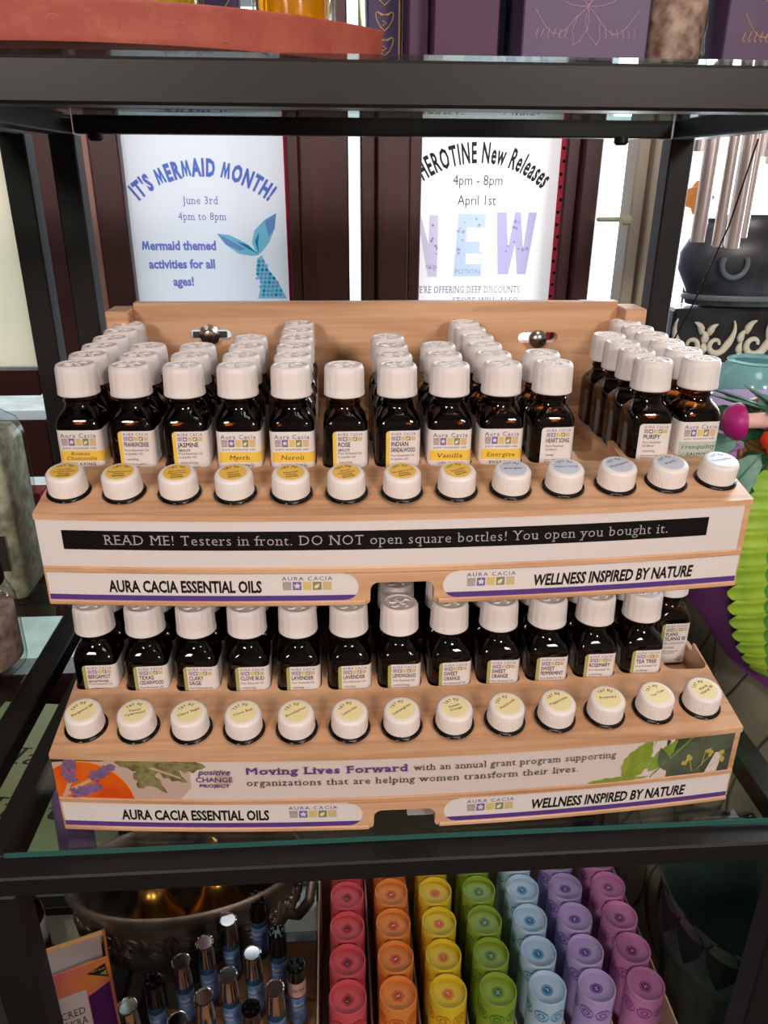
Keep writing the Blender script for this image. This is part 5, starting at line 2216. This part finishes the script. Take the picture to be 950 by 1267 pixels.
def cloth(u, v):
    a = 2 * PI * u
    fold = 0.010 * math.sin(a * 7 + 0.6) + 0.006 * math.sin(a * 13)
    if v < 0.25:
        q = v / 0.25
        r = 0.150 * q
        z = -0.120 - 0.008 * q * q
    else:
        q = (v - 0.25) / 0.75
        r = 0.150 + 0.008 * min(1, q * 4) + 0.012 * q + fold * min(1, q * 2.5) - 0.012 * math.sin(q * PI)
        z = -0.128 - (0.215 - 0.10 * max(0, -math.cos(a)) ** 2) * q - 0.02 * math.sin(a * 3 + 1) * q
    z += 0.020 * max(0, math.sin(a - 0.6)) * min(1, r / 0.12) * max(0, 1 - max(0, v - 0.3) * 2)
    return (r * math.cos(a), r * math.sin(a) * 0.85, z + 0.60)


t = thing('purple_cloth', 'dark purple cloth draped over the pouf at the right of the rack', 'cloth', (CCX, CCY, -0.7))
g = G()
g.grid(cloth, 96, 28, 'cloth_purple')
g.v = [(p[0], p[1], p[2] + 0.1) for p in g.v]
part('cloth', g, t, angle=180, label='dark purple draped cloth')
t.location.z = -0.7
t = thing('leaf_pouf', 'large grey-green pouf with stitched leaf veins under the purple cloth', 'pouf', (0.440, 0.225, -1.2998))
def pouf(u, v):
    a = 2 * PI * u
    z = 1.155 * v
    r = (0.150 - 0.022 * max(0, min(1, (v - 0.74) / 0.12))) * min(1.0, (0.90 + 0.10 * math.sin(PI * min(1, v * 1.02)))) * (1.0 if v < 0.93 else math.sqrt(max(0.0, 1 - ((v - 0.93) / 0.072) ** 2)))
    r *= 1 + 0.012 * math.sin(a * 9 + 3 * math.sin(v * 12))
    return (r * math.cos(a), r * math.sin(a), z)
g = G()
g.grid(pouf, 72, 60, 'cushion_green')
part('pouf_body', g, t, angle=180)
g = G()
for k in range(9):
    a = R(-190 + 24 * k)
    for s_ in (-1, 1):
        for band in range(3):
            pts = []
            for i in range(9):
                q = 0.50 + 0.15 * band + 0.15 * i / 8
                an = a + s_ * 0.20 * math.sin(i / 8 * PI)
                p_ = pouf(an / (2 * PI), min(q, 0.97))
                pts.append((p_[0] * 1.004, p_[1] * 1.004, p_[2]))
            g.tube(pts, 0.0012, 'cushion_seam', 5)
part('leaf_stitching', g, t, angle=60)

# wicker basket with fern and flowers
BX, BY, BZ = 0.362, 0.150, -0.1195
t = thing('flower_basket', 'wicker basket at the right edge filled with silk fern, leaves and berries', 'basket', (BX, BY, BZ))
g = G()
for k in range(7):
    z = 0.004 + k * 0.006
    r = 0.040 + k * 0.0015
    g.tube([(r * math.cos(a * PI / 16) * (1 + 0.015 * (-1) ** (a + k)), r * math.sin(a * PI / 16) * (1 + 0.015 * (-1) ** (a + k)), z) for a in range(33)], 0.0032, 'wicker', 6)
part('basket_body', g, t, angle=60)
g = G()
for s_ in (0, PI):
    hp = []
    for i in range(25):
        q = i / 24
        hp.append((-0.066 - 0.028 * math.sin(PI * q) + 0.0028 * math.cos(q * 40 + s_), -0.03 + 0.0028 * math.sin(q * 40 + s_), 0.02 - 0.165 * q))
    hp2 = [(p[0] + (0.10 * (i / 24) ** 3), p[1], p[2]) for i, p in enumerate(hp)]
    g.tube(hp2, 0.0026, 'wicker', 6)
part('handle', g, t, angle=60, label='twisted wicker handle')


def leaf_part(nm, base, L, W, rot, m, parent, tooth=0.0, cup=0.12, label=None):
    g = G()
    pts = leafpts(0, 0, L, W, 0, tooth, 10)
    g.prism([pts], 0, 0.0009, m, lambda p: (p[0], p[1], p[2] - cup * p[1] * p[1] / max(W, 1e-4) - 0.10 * p[0] * p[0] / L + 0.15 * p[0]))
    g.tube([(L * i / 5, 0, 0.0012 - 0.10 * (L * i / 5) ** 2 / L + 0.15 * L * i / 5) for i in range(6)], 0.0006, m, 4)
    return part(nm, g, parent, loc=base, rot=rot, angle=60, label=label)


# hanging lobed fern leaf
g = G()


def fern(u, v):
    # u along the leaf, v across
    L = 0.205
    z = -L * u
    lobe = 0.86 + 0.14 * abs(math.sin(u * PI * 13)) ** 0.5
    w_ = 0.048 * math.sin(PI * min(1, (u * 0.93 + 0.05))) ** 0.6 * lobe
    s_ = (v - 0.5) * 2
    x = w_ * s_
    y = -0.010 * math.sin(PI * u) + 0.012 * s_ * s_ - 0.0016 * math.cos(u * PI * 26) * abs(s_)
    return (x, y, z)


g.grid(fern, 130, 8, 'fern_green')
g.grid(lambda u, v: tuple(a + b for a, b in zip(fern(u, 0.0 + 0.28 * v), (0, -0.0007, 0))), 130, 4, 'fern_lime')
g.grid(lambda u, v: tuple(a + b for a, b in zip(fern(u, 0.72 + 0.28 * v), (0, -0.0007, 0))), 130, 4, 'fern_lime')
part('fern_leaf', g, t, loc=(-0.044, -0.060, 0.012), rot=(0, R(-10), R(8)), angle=60, label='lime green lobed fern leaf hanging down')
g = G()
g.tube([(0, -0.012, 0.0), (0, -0.014, -0.08), (0, -0.010, -0.19)], 0.0012, 'fern_green', 6)
part('fern_rib', g, t, loc=(-0.044, -0.060, 0.012), rot=(0, R(-10), R(8)))
for (b, L, W, rt, m, nm) in (((-0.075, -0.035, 0.030), 0.055, 0.012, (R(-50), R(20), R(175)), 'leaf_teal', 'leaf'), ((-0.060, -0.045, 0.020), 0.060, 0.013, (R(-60), R(50), R(190)), 'leaf_teal', 'leaf'),
                             ((-0.050, -0.040, 0.010), 0.065, 0.016, (R(-60), R(70), R(180)), 'leaf_deep', 'leaf'), ((-0.045, -0.03, 0.015), 0.07, 0.018, (R(-30), R(30), R(200)), 'leaf_deep', 'leaf'),
                             ((-0.03, -0.045, 0.02), 0.055, 0.016, (R(-60), R(60), R(160)), 'leaf_deep', 'leaf'), ((-0.04, -0.02, 0.030), 0.06, 0.016, (R(-40), R(-10), R(150)), 'leaf_deep', 'leaf'),
                             ((-0.02, -0.03, 0.03), 0.05, 0.014, (R(-50), R(-30), R(120)), 'leaf_teal', 'leaf')):
    leaf_part(nm, b, L, W, rt, m, t, 0.08)
rs5 = random.Random(11)
for k in range(14):
    a = R(-200 + k * 19)
    leaf_part('leaf', (0.020 * math.cos(a), 0.020 * math.sin(a) - 0.005, 0.038), 0.055 + rs5.uniform(0, 0.02), 0.013 + rs5.uniform(0, 0.004), (R(rs5.uniform(-20, 20)), R(rs5.uniform(-30, 5)), a), rs5.choice(('leaf_deep', 'leaf_deep', 'leaf_teal')), t, 0.08)
for (b, L, W, rt) in (((-0.060, -0.04, 0.040), 0.055, 0.014, (R(-75), R(-38), R(10))), ((-0.050, -0.035, 0.050), 0.060, 0.017, (R(-75), R(-62), R(0))), ((-0.030, -0.04, 0.030), 0.050, 0.018, (R(-70), R(-80), R(0))), ((-0.066, -0.03, 0.020), 0.045, 0.014, (R(-70), R(20), R(160)))):
    leaf_part('petal', b, L, W, rt, 'petal_purple', t, 0.0, 0.2)
g = G()
for x, y, z in ((0, 0, 0), (0.010, 0.004, 0.006), (0.004, -0.006, -0.008)):
    g.lathe([(0.001, -0.0075), (0.005, -0.006), (0.0075, 0), (0.005, 0.006), (0.001, 0.0075)], 16, 'berry_red', Matrix.Translation((x, y, z)))
part('berries', g, t, loc=(-0.058, -0.050, 0.034), angle=60, label='glossy orange-red berries')
g = G()
Mx = Matrix.Rotation(R(-92), 4, 'Y')
g.lathe([(0.0135, 0.0), (0.0150, 0.001), (0.0145, 0.005), (0.0110, 0.010), (0.005, 0.0128), (0.0005, 0.0132)], 28, 'mush_magenta', Mx)
m1 = part('mushroom_cap', g, t, loc=(-0.082, -0.045, 0.048), angle=60, label='magenta mushroom cap')
g = G()
g.lathe([(0.0060, -0.001), (0.0062, -0.020), (0.0050, -0.025), (0.001, -0.027)], 18, 'mush_stem', Mx)
part('mushroom_stem', g, t, loc=(-0.082, -0.045, 0.048), angle=60, label='pale pink stem')

# ================================================================ things under the glass at lower left
mat('flyer_green', 'b9c492', 0.6, noise=(8, 'a2b07a', (1, 1, 1), 3))
mat('tube_lav', '76588a', 0.4, noise=(20, '8f72a0', (1, 1, 1), 2))
mat('tube_white', 'cfc4c4', 0.4)
t = thing('green_flyer', 'pale green flyer with dark script letters lying on the lower shelf', 'flyer', (-0.480, 0.43, -0.6898), (0, 0, R(-8)))
part('sheet', G().box(-0.13, 0.16, -0.16, 0.17, 0, 0.0015, 'flyer_green'), t)
g = G()
text(g, 'Natural', -0.09, 0.14, 0.03, 0.035, 'ink_dark', lambda p: (p[0], p[1], 0.0017 + p[2]), 0.0, serif=True, shear=0.2)
part('script_print', g, t)
g = G()
text(g, 'Mist', -0.09, 0.08, -0.07, 0.035, 'ink_dark', lambda p: (p[0], p[1], 0.0017 + p[2]), 0.0, serif=True, shear=0.2)
part('script_print', g, t)
t = thing('cream_tube', 'lavender squeeze tube with pale cap standing behind the dark bottle', 'tube', (-0.362, 0.262, -0.6895), (R(-4), R(2), R(20)))
g = G()
n_ = 10
vs, fs = [], []
for k in range(n_ + 1):
    q = k / n_
    for i in range(20):
        a = 2 * PI * i / 20
        vs.append((0.021 * math.cos(a), (0.017 * (1 - q) + 0.001 * q) * math.sin(a), 0.02 + 0.165 * q))
for k in range(n_):
    for i in range(20):
        j = (i + 1) % 20
        fs.append((k * 20 + i, k * 20 + j, (k + 1) * 20 + j, (k + 1) * 20 + i))
g.add(vs, fs, 'tube_lav')
g.box(-0.0212, 0.0212, -0.0012, 0.0012, 0.180, 0.191, 'tube_lav')
part('tube_body', g, t, angle=60)
g = G()
g.lathe([(0.016, 0), (0.0175, 0.002), (0.0175, 0.02), (0.019, 0.022)], 24, 'tube_white')
part('cap', g, t)
bpy.data.objects.remove(_tob)
